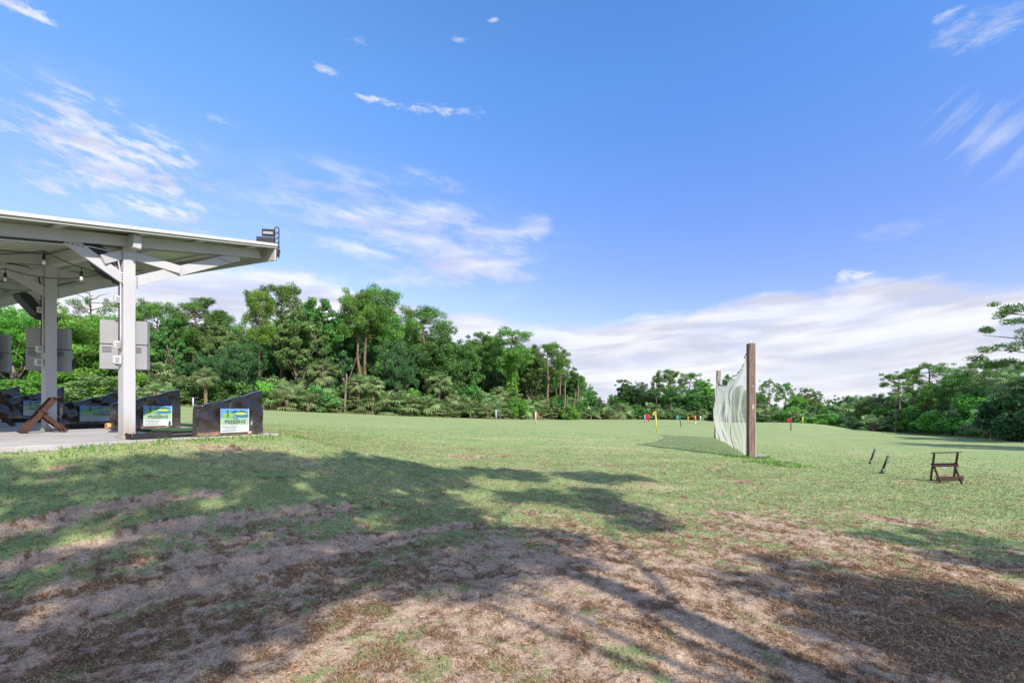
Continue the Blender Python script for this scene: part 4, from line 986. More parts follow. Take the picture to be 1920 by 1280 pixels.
sh = empty('range_shelter', S(0, 0), 0, 'long white T shaped open shelter with corrugated roof over the hitting bays', 'shelter')
def W(v): return Vector(v) - sh.location           # world -> shelter local
NP = 6; SP = 2.89; SLP = .212
def zr(t): return 3.335 + SLP * t                   # underside of rafters at the post, above the slab
T0, T1 = -3.6, 2.56
for i in range(NP):
    r = i * SP
    m_ = MB(); m_.box(W(S(r, 0, zr(0) / 2)), (.18, .18, zr(0)), math.atan2(PD.y, PD.x)); post = m_.build('post', M['white_paint'], sh, bevel=.006)
    m_ = MB(); bb_ = S(r, 0, .03); m_.box(W(bb_), (.24, .24, .06), math.atan2(PD.y, PD.x)); 
    for q in (-1, 1): m_.bar(W(S(r - .095, .05 * q, .12)), W(S(r - .105, .05 * q, .12)), .02, .02)
    m_.build('base_plate', M['white_paint'], post).parent = post; post.children[0].location = (0, 0, 0)
    m_ = MB()                                     # rafter: two boards either side of the post
    for o_ in (-.112, .112): m_.bar(W(S(r + o_, T0 + .15, zr(T0 + .15) + .09)), W(S(r + o_, T1 - .12, zr(T1 - .12) + .09)), .04, .18, (-SLP * PD.x, -SLP * PD.y, 1))
    m_.build('rafter', M['white_paint'], sh, bevel=.004)
    for (ta, za, tb, zb, w_) in [(.02, 2.72, 1.98, zr(1.98) - .0, .17), (-.02, 2.72, -.84, zr(-.84) + .04, .17)]:
        m_ = MB(); m_.bar(W(S(r - .066, ta, za)), W(S(r - .066, tb, zb)), .045, w_, (0, 0, 1)); br = m_.build('brace', M['white_paint'], sh, bevel=.004)
        d_ = 1 if tb > 0 else -1; m_ = MB()
        for q in range(5):
            f = .985 - .0 * q; base_ = S(r - .092, tb * .80 - d_ * (.02 - .06 * q) * 1.0, za + (zb - za) * .80 + .035 + .0 * q); m_.box(W(base_), (.012, .014, .014))
            base_ = S(r - .092, .11 * d_, za + .02 - .045 * q + .09); m_.box(W(base_), (.012, .014, .014))
        m_.build('bolt_heads', M['darkmetal'], br)
    for (ta, za, tb, zb) in [(.02, 3.22, .80, 3.15), (-.02, 3.22, -.40, 3.0)]:
        m_ = MB(); m_.bar(W(S(r - .022, ta, za)), W(S(r - .118, tb, zb)), .04, .15, (0, 0, 1)); m_.build('strut', M['white_paint'], sh, bevel=.004)
# ridge beam along the row and eave boards
RE = .50                                           # overhang past the end post
Lr = (NP - 1) * SP + .5
m_ = MB(); m_.bar(W(S(-.34, .0, zr(0) + .06)), W(S(Lr, .0, zr(0) + .06)), .12, .22); m_.build('beam', M['white_paint'], sh, bevel=.004)
for nme, t in (('eave_board', T1), ('eave_board', T0)):
    m_ = MB(); m_.bar(W(S(-RE + .03, t, zr(t) + .07)), W(S(Lr, t, zr(t) + .07)), .04, .30); m_.build(nme, M['white_paint'], sh, bevel=.004)
m_ = MB(); m_.bar(W(S(-RE + .02, T0, zr(T0) + .235)), W(S(-RE + .02, T1 + .03, zr(T1 + .03) + .235)), .03, .10, (-SLP * PD.x, -SLP * PD.y, 1)); m_.build('end_trim', M['trim'], sh, bevel=.003)
# purlins
for t in np.linspace(T0 + .5, T1 - .45, 6):
    m_ = MB(); m_.bar(W(S(-RE + .04, t, zr(t) + .198)), W(S(Lr, t, zr(t) + .198)), .09, .035); m_.build('purlin', M['white_paint'], sh)
# corrugated sheet (ribs run down the slope)
n = int((Lr + RE) / .04); V = []; Fs = []
for i in range(n + 1):
    r = -RE - .02 + i * .04; ph = (r % .24) / .24; hh = .028 if ph < .25 else (.006 if ph < .5 else 0)
    for t in (T0 - .05, T1 + .06):
        v = W(S(r, t, zr(t) + .222 + hh)); V.append(v)
for i in range(n): Fs.append((2 * i, 2 * i + 2, 2 * i + 3, 2 * i + 1))
n0 = len(V); V += [v + Vector((0, 0, .004)) for v in V]
for i in range(n): Fs.append((n0 + 2 * i, n0 + 2 * i + 1, n0 + 2 * i + 3, n0 + 2 * i + 2))
m_ = MB(); m_.add(V, Fs); m_.build('roof_sheet', M['roof_metal'], sh)
# conduits on the first three posts
for i in range(4):
    r = i * SP; A = math.pi / 2
    for k, (off, rad_, mt) in enumerate([(.03, .014, 'conduit'), (-.02, .013, 'conduit_l')]):
        pts = [S(r + off - .06, T0 + .5, zr(T0 + .5) - .02 - .03 * k)] + [S(r + off - .06, t, zr(t) - .02 - .03 * k) for t in (-2.2, -1.2, -.55)] + [S(r + off - .06, -.32, zr(-.32) - .06 - .03 * k), S(r + off - .04, -.18 + .02 * k, zr(0) - .22 - .04 * k), S(r + off - .04, -.125, zr(0) - .45), S(r + off - .04, -.118, 2.6), S(r + off - .04, -.118, 1.8), S(r + off - .04, -.118, 1.55)]
        m_ = MB(); m_.tube([W(p) for p in pts], rad_, 6); m_.build('conduit', M[mt], sh, smooth=True)

# ---- equipment cabinets hung behind each post
def cabinet():
    e = empty('equipment_cabinet', (0, 0, 0), 0); m_ = MB(); m_.box((0, 0, .655), (.70, .12, .42)); a = m_.build('upper_case', M['cab'], e, bevel=.008)
    m_ = MB(); m_.box((0, 0, .215), (.70, .14, .43)); b_ = m_.build('lower_case', M['cab'], e, bevel=.008)
    m_ = MB(); m_.box((0, 0, .4375), (.64, .10, .02)); m_.build('gap_strip', M['slit'], e)
    m_ = MB()
    for sx in (-.24, .20):
        for k in range(5): m_.box((sx, -.0715, .385 - .022 * k), (.14, .004, .008))
    m_.build('vent_slots', M['slit'], b_)
    m_ = MB(); m_.box((0, .03, .44), (.10, .1, .70)); m_.build('bracket', M['cab'], e)
    return e
labs = ['grey two tier equipment cabinet mounted on the near white post', 'grey two tier equipment cabinet mounted on the second white post', 'grey equipment cabinet cut off by the left edge of the photo', 'grey equipment cabinet further along the shelter out of frame']
c0 = cabinet()
for i in range(3):
    c = c0 if i == 0 else copy_tree(c0)
    c.location = S(i * SP + .25, .09, 1.215); c.rotation_euler = (0, 0, math.radians(18)); tag(c, labs[i], 'cabinet', 'equipment cabinets on the shelter posts')
# ---- outlet boxes and small lamps on the posts
def outlet(r, t, z, s, lab):
    e = empty('outlet_box', S(r, t, z), math.atan2(PD.y, PD.x), lab, 'outlet box', 'outlet boxes on the shelter posts'); m_ = MB(); m_.box((0, 0, 0), (s, s * .8, s * 1.25)); m_.build('case', M['outlet'], e, bevel=.01)
    m_ = MB(); m_.box((-s * .1, -s * .42, 0), (s * .55, .012, s * .8)); m_.build('cover', M['cab'], e, bevel=.004); return e
for i, w_ in enumerate(['near', 'second', 'third']):
    r = i * SP
    outlet(r - .02, -.15, 1.62, .10, 'upper weatherproof outlet box on the %s white post' % w_); outlet(r - .02, -.16, 1.36, .11, 'lower weatherproof outlet box on the %s white post' % w_)
    if i < 2: outlet(r - .02, -.15, 2.40, .095, 'small ribbed junction box high on the %s white post' % w_)
# ---- hooded floodlights
def flood():
    e = empty('floodlight', (0, 0, 0), 0)
    prof = [(-.62, .50), (-.58, .545), (-.50, .56), (-.40, .50), (-.15, .12), (.10, .05), (.10, -.08), (-.20, -.02), (-.30, .04), (-.60, .42)]
    m_ = MB(); k = len(prof); w_ = .19
    m_.add([(x, -w_, z) for x, z in prof] + [(x, w_, z) for x, z in prof], [tuple(range(k)), tuple(range(2 * k - 1, k - 1, -1))] + [(i, i + k, (i + 1) % k + k, (i + 1) % k) for i in range(k)])
    m_.build('hood', M['black_plastic'], e, bevel=.01)
    m_ = MB(); m_.add([(-.44, -.15, .50), (-.44, .15, .50), (-.14, .15, .115), (-.14, -.15, .115), (-.0, -.15, .40), (-.0, .15, .40)], [(0, 1, 2, 3), (0, 4, 5, 1), (4, 3, 2, 5), (0, 3, 4), (1, 5, 2)]); m_.build('lens', M['lens'], e, bevel=.004)
    m_ = MB()
    for q in range(7): m_.box((-.08 + q * .03, 0, -.02), (.008, .3, .16))
    m_.build('cooling_fins', M['fins'], e)
    m_ = MB(); m_.tube([(.08, 0, .0), (.18, 0, .0), (.22, 0, .08)], .018, 6); m_.build('bracket', M['fins'], e); return e
f0 = flood()
for i, (r, t, z, lab) in enumerate([(0, -.03, 2.80, 'black hooded floodlight behind the brace of the near post'), (SP, .05, 2.26, 'black hooded floodlight on the second post under the roof')]):
    f_ = f0 if i == 0 else copy_tree(f0); f_.location = S(r + .12, t, z); f_.rotation_euler = (0, 0, math.atan2(PD.y, PD.x)); f_.scale = (.9,) * 3 if i == 0 else (.8,) * 3
    tag(f_, lab, 'floodlight', 'hooded floodlights on the shelter posts')
# ---- string lights
def string(pts, bulbs, lab):
    pts = [Vector(p) for p in pts]; e = empty('string_light', pts[0], 0, lab, 'string light', 'string lights under the shelter roof'); full = []
    for a, b_ in zip(pts[:-1], pts[1:]):
        for k in range(8): f = k / 8; full.append(a.lerp(b_, f) + Vector((0, 0, -.28 * 4 * f * (1 - f) * (b_ - a).length * .3)))
    full.append(pts[-1]); m_ = MB(); m_.tube([p - pts[0] for p in full], .009, 5); m_.build('cable', M['conduit'], e, smooth=True)
    for bi in bulbs:
        q = full[int(bi * (len(full) - 1))] - pts[0]
        m_ = MB(); m_.tube([q, q - Vector((0, 0, .08))], .006, 4); m_.lathe([(.0, 0), (.018, -.0), (.021, -.03), (.021, -.08), (.0, -.085)], 10, (q.x, q.y, q.z - .07)); so_ = m_.build('socket', M['black_plastic'], e, smooth=True)
        m_ = MB(); m_.lathe([(.014, 0), (.021, -.02), (.022, -.045), (.015, -.062), (.0, -.068)], 12, (q.x, q.y, q.z - .152)); m_.build('bulb', M['glass'], so_, smooth=True)
string([S(.3, -2.6, zr(-2.6) - .05), S(.25, -1.0, zr(-1) - .12), S(.1, -.12, 2.85)], [.28, .5, .75], 'string light draped towards the near post with three bulbs')
string([S(2.6, -2.4, zr(-2.4) - .1), S(2.0, -.9, zr(-1) - .2), S(2.7, .9, zr(.9) - .1)], [.25, .55], 'string light draped between the first and second frames')
string([S(5.2, -2.2, zr(-2.2) - .1), S(4.4, -.6, zr(-1) - .15), S(5.4, 1.2, zr(1.2) - .1)], [.3, .6], 'string light hung near the second post')
# ---- lamp cluster on the roof corner
def cornerlamp():
    b0 = S(-.42, T1 + .02, zr(T1) + .20); e = empty('roof_floodlight', b0, math.radians(10), 'dark floodlight bank on an upright truss at the roof corner', 'floodlight')
    m_ = MB()
    for x in (.0, .085): m_.tube([(x, 0, -.22), (x, 0, .42)], .013, 6)
    for k in range(9): m_.bar((0, 0, -.1 + k * .055), (.085, 0, -.07 + k * .055 + (.03 if k % 2 else -.01)), .012, .012)
    m_.tube([(.0425 + .045 * math.cos(a), 0, .42 + .045 * math.sin(a)) for a in np.linspace(-.3, math.pi + .3, 9)], .012, 6)
    m_.add([(-.01, -.03, -.02), (.11, -.03, -.04), (.09, -.03, -.16), (.01, -.03, -.20), (-.01, .03, -.02), (.11, .03, -.04), (.09, .03, -.16), (.01, .03, -.20)], [(0, 1, 2, 3), (4, 7, 6, 5), (0, 4, 5, 1), (1, 5, 6, 2), (2, 6, 7, 3), (3, 7, 4, 0)])
    m_.tube([(.03, 0, -.2), (.03, 0, -.28)], .012, 6); m_.build('upright', M['darkmetal'], e)
    m_ = MB(); m_.box((-.19, 0, .13), (.36, .05, .20)); p_ = m_.build('lamp_bank', M['darkmetal'], e, bevel=.004)
    m_ = MB()
    for a in range(6):
        for c_ in range(3): m_.box((-.34 + a * .06, -.028, .065 + c_ * .06), (.045, .008, .045))
    m_.build('lamp_cells', M['fins'], p_)
    m_ = MB(); m_.box((-.135, 0, .33), (.25, .05, .15)); q_ = m_.build('upper_lamp', M['darkmetal'], e, bevel=.006); m_ = MB(); m_.box((-.13, -.028, .32), (.20, .008, .05)); m_.build('lens_strip', M['steel'], q_)
cornerlamp()

# ------------------------------------------------------------------ vinyl covered bay dividers with signs
M['vinyl'] = None
m, nt, bs = mat('dusty_black_vinyl'); M['vinyl'] = m
tc = N('ShaderNodeTexCoord'); sp = N('ShaderNodeSeparateXYZ'); Lk(tc.outputs['Object'], sp.inputs[0])
n1 = noise(4, 8, .65); n2 = noise(2.6, 3, .5, None, 2.6)
dust = ms(ma('ADD', ma('SUBTRACT', .52, sp.outputs[2]), ma('MULTIPLY', ma('SUBTRACT', n1, .5), .35)), -.10, .50, .02, .26)
dust2 = ms(ma('ADD', ma('SUBTRACT', .10, sp.outputs[2]), ma('MULTIPLY', ma('SUBTRACT', n1, .5), .35)), .0, .12, 0, .7)
col = mix(dust, (.010, .009, .010), (.15, .11, .095)); col = mix(dust2, col, (.38, .22, .13)); Lk(col, bs.inputs['Base Color'])
Lk(ms(n2, .3, .7, .16, .34), bs.inputs['Roughness']); bs.inputs['Specular IOR Level'].default_value = .7
bp = N('ShaderNodeBump'); bp.inputs['Strength'].default_value = .45; bp.inputs['Distance'].default_value = .06; Lk(n2, bp.inputs['Height']); Lk(bp.outputs[0], bs.inputs['Normal'])
_txt = {}
def textmesh(s, size):
    if (s, size) in _txt: return _txt[(s, size)]
    cu = bpy.data.curves.new('t', 'FONT'); cu.body = s; cu.size = size; cu.align_x = 'CENTER'; cu.extrude = .0008; cu.resolution_u = 3
    o = bpy.data.objects.new('t', cu); C.objects.link(o); dg = bpy.context.evaluated_depsgraph_get(); me = bpy.data.meshes.new_from_object(o.evaluated_get(dg)); bpy.data.objects.remove(o)
    _txt[(s, size)] = me; return me
def divider(seed, slump=1.0, L=1.36, h0=.58, h1=.93, th=.16, sign=(.40, .98, .07, .60)):
    """local: x along the range direction from the low end, y across (−y faces the camera), z up"""
    e = empty('bay_divider', (0, 0, 0), 0); bm = bmesh.new(); bmesh.ops.create_cube(bm, size=1)
    bmesh.ops.subdivide_edges(bm, edges=bm.edges, cuts=30, use_grid_fill=True); rs_ = seed * 7.3
    for v in bm.verts:
        u, w_, h = v.co.x + .5, v.co.y, v.co.z + .5
        H = h0 + (h1 - h0) * u - (.022 * math.sin(math.pi * u) + .008 * math.sin(u * 19 + rs_)) * slump; x = u * L; y = w_ * th * (1 - .25 * h); z = h * H + .004
        # tension folds running to the corners, slack in the middle
        f = math.sin((x * 9 + z * 14) * 1.1 + rs_) * .5 + math.sin((x * 17 - z * 11) + rs_ * 2) * .3 + math.sin(x * 31 + z * 7 + rs_) * .2
        amp = .026 * (1.2 - abs(u - .5)) * slump * math.sin(math.pi * min(1, max(0, h))) ** .5
        fold = .05 * slump * math.exp(-((u - .95 + .16 * (1 - h)) / .03) ** 2) * (1 - h) + .045 * slump * math.exp(-((u - .10 - .18 * (1 - h)) / .03) ** 2) * h
        sg = 1 if w_ > 0 else -1
        if abs(w_) > .49: y += sg * (f * amp + fold)
        else: z += f * .006 * (h > .98)
        if h > .98 and abs(w_) > .45: z -= .012
        x += .005 * math.sin(z * 12 + rs_) * (1 if u < .02 or u > .98 else 0)
        z += .014 * math.sin(x * 16 + rs_) * (1 if h < .02 else 0)
        v.co = (x, y, max(z, .003))
    me = bpy.data.meshes.new('cover'); bm.to_mesh(me); bm.free()
    for p in me.polygons: p.use_smooth = True
    link('cover', me, M['vinyl'], e)
    x0, x1, z0, z1 = sign; yy = -th / 2 - .012 - .018 * slump; SW, SHh = x1 - x0, z1 - z0
    def q(name, pts, mt, par, dy=0.0):
        m_ = MB(); k = len(pts); f_ = lambda a, b_: (x0 + a * SW, yy - dy - .0015 * math.sin(a * 7), z0 + b_ * SHh)
        m_.add([f_(a, b_) for a, b_ in pts] + [(p[0], p[1] + .0012, p[2]) for p in [f_(a, b_) for a, b_ in pts]], [tuple(range(k)), tuple(range(2 * k - 1, k - 1, -1))] + [(i, i + k, (i + 1) % k + k, (i + 1) % k) for i in range(k)]); return m_.build(name, M[mt], par)
    def grid(nx, a0, a1, b0, b1):
        return [(a0 + (a1 - a0) * i / nx, b0) for i in range(nx + 1)] + [(a0 + (a1 - a0) * i / nx, b1) for i in range(nx, -1, -1)]
    sg = q('sign', grid(8, 0, 1.03, 0, 1), 'signface', e)
    q('sky_panel', grid(8, 0, 1, .62, 1), 'signblue', sg, .004); q('pale_panel', grid(8, 0, 1, .34, .62), 'signpale', sg, .004)
    el = lambda cx, cy, rx, ry, a0=0, a1=6.2832, n=18: [(cx + rx * math.cos(a0 + (a1 - a0) * i / n), cy + ry * math.sin(a0 + (a1 - a0) * i / n)) for i in range(n)]
    q('near_hill', el(.26, .72, .21, .115), 'signgreen', sg, .009); q('far_hills', [(.34, .84), (.5, .93), (.62, .88), (.74, .93), (.88, .89), (.95, .83), (.7, .80), (.5, .82)], 'signhill', sg, .009)
    q('fairway', el(.70, .79, .22, .055), 'signlime', sg, .013); q('lake', [(.45, .76), (.6, .71), (.98, .75), (.96, .66), (.8, .64), (.62, .67)], 'signlake', sg, .016)
    q('golfer_figure', [(.20, .66), (.225, .80), (.20, .90), (.235, .94), (.27, .93), (.25, .86), (.265, .78), (.25, .66)], 'ink', sg, .019)
    rot = (math.radians(90), 0, 0)
    link('lettering', textmesh('THE', SHh * .13), M['ink'], sg, (x0 + SW * .5, yy - .020, z0 + SHh * .565), rot)
    link('lettering', textmesh('PRESERVE', SHh * .215), M['ink'], sg, (x0 + SW * .5, yy - .020, z0 + SHh * .385), rot)
    m_ = MB()
    for k, (a, b_, w1) in enumerate([(.05, .26, .52), (.14, .18, .38), (.05, .09, .50)]): m_.box((x0 + SW * (a + w1 / 2), yy - .009, z0 + SHh * b_), (SW * w1, .001, SHh * .018))
    m_.build('small_print', M['inkgrey'], sg)
    return e
dl = ['nearest black vinyl bay divider with its sign in full sun at the slab corner', 'second black vinyl bay divider seen right of the near white post', 'third black vinyl bay divider with a wrinkled sagging banner left of the near post', 'fourth black vinyl bay divider behind the second white post', 'last bay divider cut off by the left edge of the photo']
for i, s_ in enumerate([0, 2.99, 5.27, 8.83, 11.8]):
    d_ = divider(i + 1, [1.0, 1.0, 2.0, 1.3, 1.0][i], h0=[.58, .56, .50, .52, .55][i], sign=[(.42, 1.0, .06, .54), (.55, 1.13, .06, .52), (.30, 1.15, .08, .46), (.46, 1.06, .10, .52), (.30, .9, .1, .52)][i])
    d_.location = S(s_ - .33, .945, .0); d_.rotation_euler = (0, 0, math.atan2(PD.y, PD.x)); tag(d_, dl[i], 'divider', 'vinyl covered dividers between the bays')
# ---- mats, rubber edging, foam rolls
def mat_thing(r, t, lab):
    e = empty('hitting_mat', S(r, t), math.atan2(PD.y, PD.x), lab, 'golf mat', 'hitting mats in the bays'); m_ = MB(); m_.box((0, 0, .02), (1.4, 1.4, .036)); m_.build('rubber_base', M['rubber'], e, bevel=.006); m_ = MB(); m_.box((0, 0, .046), (1.3, 1.3, .016)); m_.build('turf', M['matgreen'], e)
mat_thing(1.35, 1.75, 'green hitting mat beside the second divider'); mat_thing(4.1, 1.7, 'green hitting mat beside the third divider'); mat_thing(7.0, 1.7, 'green hitting mat beside the fourth divider')
def tray(r, t, lab, rz=0):
    e = empty('ball_tray', S(r, t, .0), math.atan2(PD.y, PD.x) + rz, lab, 'ball tray', 'black ball trays on the slab'); m_ = MB()
    m_.box((0, 0, .012), (.62, .26, .016))
    for y in (-.13, .13): m_.box((0, y, .052), (.62, .016, .096))
    for x in (-.318, .318): m_.box((x, 0, .052), (.016, .244, .096))
    m_.build('tray', M['rubber'], e, bevel=.004); m_ = MB(); m_.box((.62, 0, .03), (.58, .12, .05)); m_.build('chute', M['black_plastic'], e, bevel=.006)
tray(-.18, .25, 'black ball tray left of the nearest divider'); tray(3.4, .8, 'black ball tray on the slab by the third divider'); tray(6.6, .8, 'black ball tray behind the crossed wooden stand')
for r, t, lab in [(2.74, .93, 'short orange foam roll at the foot of the second divider'), (5.15, 1.12, 'short orange foam roll at the foot of the third divider')]:
    e = empty('foam_roll', S(r, t, .08), math.atan2(PD.y, PD.x), lab, 'foam roll', 'orange foam rolls by the dividers')
    m_ = MB(); m_.tube([(-.05, 0, 0), (.06, 0, 0)], .06, 14); m_.build('roll', M['foam'], e, smooth=False); m_ = MB(); m_.tube([(-.054, 0, 0), (-.051, 0, 0)], .024, 10); m_.build('core', M['slit'], e)

# ------------------------------------------------------------------ brown wooden bag stands
def bagstand():
    """x = width, y = lean direction (long legs lean to +y), z up"""
    e = empty('bag_stand', (0, 0, 0), 0); W2 = .26; bt = .026
    for s_ in (-1, 1):
        m_ = MB(); m_.bar((s_ * W2, -.20, .02), (s_ * W2, .16, .665), bt, .075, (0, 1, 0)); m_.build('leg', M['brown'], e, bevel=.004)
        m_ = MB(); m_.bar((s_ * (W2 - .03), .01, .36), (s_ * (W2 - .03), .30, .012), bt, .075, (0, 1, 0)); m_.build('leg', M['brown'], e, bevel=.004)
    m_ = MB(); m_.box((0, .175, .685), (.66, .09, .02), M=Matrix.Rotation(.15, 3, 'X')); m_.build('top_rail', M['brown'], e, bevel=.004)
    m_ = MB(); m_.box((0, .035, .395), (.60, .11, .022), M=Matrix.Rotation(-.55, 3, 'X')); a = m_.build('middle_rail', M['brown'], e, bevel=.004)
    m_ = MB(); m_.box((.03, .035 + .062, .345), (.11, .004, .018)); m_.build('maker_plate', M['f_white'], a)
    m_ = MB(); m_.box((0, .235, .115), (.60, .022, .10), M=Matrix.Rotation(.3, 3, 'X')); m_.build('bottom_rail', M['brown'], e, bevel=.004)
    m_ = MB(); m_.box((0, -.20, .022), (.56, .10, .022)); m_.build('rear_rail', M['brown'], e, bevel=.004); return e
b0 = bagstand(); g0 = ghit(1773, 904); tag(b0, 'dark brown wooden bag stand alone on the grass at the right', 'bag stand', 'wooden bag stands')
b0.location = (g0.x, g0.y, g0.z + .0); b0.rotation_euler = (math.radians(0), math.radians(4), math.radians(155)); b0.scale = (.78, 1, 1.0)
b1 = copy_tree(b0); tag(b1, 'brown crossed wooden bag stand on the slab in front of the second post', 'bag stand'); pb = S(2.42, -.30, .004); b1.location = pb; b1.rotation_euler = (0, 0, math.radians(-38)); b1.scale = (.9, 1.15, .98)
b2 = copy_tree(b0); tag(b2, 'brown wooden bag stand at the left edge of the photo with only its foot visible', 'bag stand'); b2.location = S(4.9, -.2, .004); b2.rotation_euler = (0, 0, math.radians(-38))
# ---- leaning stakes
for i, (px, py, lab) in enumerate([(1632, 870, 'left black peg leaning out of the grass'), (1655, 887, 'right black peg leaning out of the grass')]):
    g1_ = ghit(px, py); e = empty('ground_peg', g1_, 0, lab, 'peg', 'black pegs left of the bag stand'); m_ = MB(); m_.tube([(.0, 0, .08), (.10, -.05, .46)], .026, 10); m_.build('rod', M['darkmetal'], e, smooth=True)
    m_ = MB(); m_.tube([(-.03, .01, -.03), (.012, -.005, .12)], .033, 10); m_.build('sleeve', M['fins'], e, smooth=True); m_ = MB(); m_.box((-.02, 0, .012), (.09, .08, .03)); m_.build('foot', M['darkmetal'], e, bevel=.004)

# ------------------------------------------------------------------ safety net on two timber posts
nA_ = ghit(1408, 858); A_n = Vector((nA_.x, nA_.y, nA_.z)); B_n = Vector(((1343 - 960) / F * 27.5, 27.5, gz((1343 - 960) / F * 27.5, 27.5)))
for (b_, hh, mt, lab, wd, ln) in [(A_n, (858 - 644) / F * A_n.y, 'postwood', 'tall near brown timber post holding the net', .215, 0.0), (B_n, (823 - 697) / F * 27.5, 'postwood2', 'far grey timber post holding the net', .20, .14)]:
    e = empty('net_post', b_, math.radians(0), lab, 'post', 'timber posts of the safety net'); m_ = MB()
    n_ = 14
    for k in range(n_ - 1): pass
    m_.bar((0, 0, -.3), (ln, 0, hh), wd, wd * .95, (0, 1, 0)); m_.build('timber', M[mt], e, bevel=.01)
    m_ = MB(); m_.tube([(ln + .04 * math.cos(a), 0, hh + .03 + .04 * math.sin(a)) for a in np.linspace(-.5 * math.pi, 1.4 * math.pi, 10)], .008, 5); m_.build('eye_hook', M['steel'], e)
    if ln == 0:
        m_ = MB(); m_.tube([(wd / 2 + .016, -.05, -.1), (wd / 2 + .016, -.05, hh - .02)], .014, 6); m_.build('sunlit_sliver', M['f_white'], e)  # white tube added as the sunlit sliver of the post's right side
        m_ = MB(); m_.add([(-.01, -wd / 2 - .008, 1.63), (.03, -wd / 2 - .008, 1.66), (.03, -wd / 2 - .008, 1.80), (.0, -wd / 2 - .008, 1.76)], [(0, 1, 2, 3)]); m_.box((0.01, -wd / 2 - .004, 2.4), (.03, .006, .03)); m_.build('paper_tag', M['f_white'], e)
m, nt, bs = mat('netting'); M['net'] = m
tc = N('ShaderNodeTexCoord'); mp_ = N('ShaderNodeMapping'); mp_.inputs['Scale'].default_value = (1.5, 1.5, .35); Lk(tc.outputs['Object'], mp_.inputs[0])
n1 = noise(3, 6, .6, mp_.outputs[0]); n2 = noise(.8, 4, .6)
Lk(mix(ms(n2, .4, .6), ramp(n1, (.3, (.42, .40, .33)), (.7, (.74, .72, .66))), (.66, .65, .63)), bs.inputs['Base Color']); bs.inputs['Roughness'].default_value = .9
tr_ = N('ShaderNodeBsdfTransparent'); tl_ = N('ShaderNodeBsdfTranslucent'); tl_.inputs[0].default_value = (.80, .78, .72, 1)
m1_ = N('ShaderNodeMixShader'); m1_.inputs[0].default_value = .5; Lk(bs.outputs[0], m1_.inputs[1]); Lk(tl_.outputs[0], m1_.inputs[2])
m2_ = N('ShaderNodeMixShader'); m2_.inputs[0].default_value = .55; Lk(m1_.outputs[0], m2_.inputs[1]); Lk(tr_.outputs[0], m2_.inputs[2]); Lk(m2_.outputs[0], nt.nodes['Material Output'].inputs[0])
ne = empty('safety_net', A_n, 0, 'sagging pale golf net hanging in folds between the two timber posts', 'net')
dirn = (B_n - A_n); Ln = dirn.length; du = dirn.normalized(); nrm_ = Vector((-du.y, du.x, 0)).normalized()
if nrm_.x > 0: nrm_ = -nrm_
NU, NV = 220, 60; V = []
S_ = [0, .08, .243, .4, .554, .75, .9, .97, 1.0]; Zt = [3.55, 3.42, 3.12, 2.88, 2.74, 2.82, 3.05, 3.35, 3.72]
edgepts = []; botpts = []; ropes = {k: [] for k in (.25, .52, .8)}
for i in range(NU + 1):
    u = i / NU; zt = float(np.interp(u, S_, Zt)) + .03 * abs(math.sin(u * 40)); row = []
    for j in range(NV + 1):
        v = j / NV; p = A_n + dirn * (u * .985 + .008); zg = gz(p.x, p.y) - A_n.z
        # billow towards the near left, deepest in the lower middle
        bil = math.sin(math.pi * u) ** .6 * (.02 + .75 * math.sin(math.pi * min(1, (1 - v) * .9)) ** 1.3) * .42
        fold = .10 * math.sin(u * 52 + 3.5 * math.sin(u * 9 + 1) + 2.2 * math.sin(v * 2.2 + u * 5) + 1.3 * math.sin(v * 6 + u * 17)) * (.35 + .65 * v) * math.sin(math.pi * u) ** .3 + .04 * math.sin(u * 131 + 2.5 * math.sin(v * 5 + u * 11)) + .03 * math.sin(v * 13 + u * 23)
        z = zg + .03 + (zt - .03) * v
        q = Vector((p.x - A_n.x, p.y - A_n.y, z)) + nrm_ * (bil + fold); V.append(q); row.append(q)
    edgepts.append(row[-1]); botpts.append(row[0])
    for k in ropes:
        if abs(u - k) < .5 / NU: ropes[k] = row
Fs = [(i * (NV + 1) + j, (i + 1) * (NV + 1) + j, (i + 1) * (NV + 1) + j + 1, i * (NV + 1) + j + 1) for i in range(NU) for j in range(NV)]
m_ = MB(); m_.add(V, Fs); m_.build('netting', M['net'], ne, smooth=True)
m_ = MB(); m_.tube(edgepts, .018, 5)
for k in range(0, NU, 22): q = edgepts[k]; m_.tube([q + Vector((.035 * math.cos(a), 0, .05 + .035 * math.sin(a))) for a in np.linspace(0, 6.28, 8)], .008, 4)
m_.build('top_rope', M['rope'], ne, smooth=True)
for k, row in ropes.items():
    if row: m_ = MB(); m_.tube([p + nrm_ * .02 for p in row[::4]], .014, 5); m_.build('seam_rope', M['rope'], ne, smooth=True)
# net gathered on the grass beside the near post
pts = [(.10, .15), (.14, .62), (.34, .66), (.50, .50), (.52, .34), (.70, .30), (.68, .12), (.52, -.06), (.30, -.16), (.10, -.18)]
m_ = MB(); cx_, cy_ = .3, .2; top = []
ring = [(x, y) for x, y in pts]; k = len(ring); Vv = [(cx_, cy_, .10)]
for s_ in (.5, 1.0):
    for x, y in ring: Vv.append((cx_ + (x - cx_) * s_, cy_ + (y - cy_) * s_, (.085 + .03 * math.sin(x * 20)) if s_ < 1 else .03))
m_.add(Vv, [(0, 1 + i, 1 + (i + 1) % k) for i in range(k)] + [(1 + i, 1 + k + i, 1 + k + (i + 1) % k, 1 + (i + 1) % k) for i in range(k)]); pl_ = m_.build('gathered_netting', M['net'], ne, smooth=True)
m_ = MB(); m_.tube([(x, y, .035) for x, y in ring], .017, 5); m_.build('edge_rope', M['rope'], pl_, smooth=True)

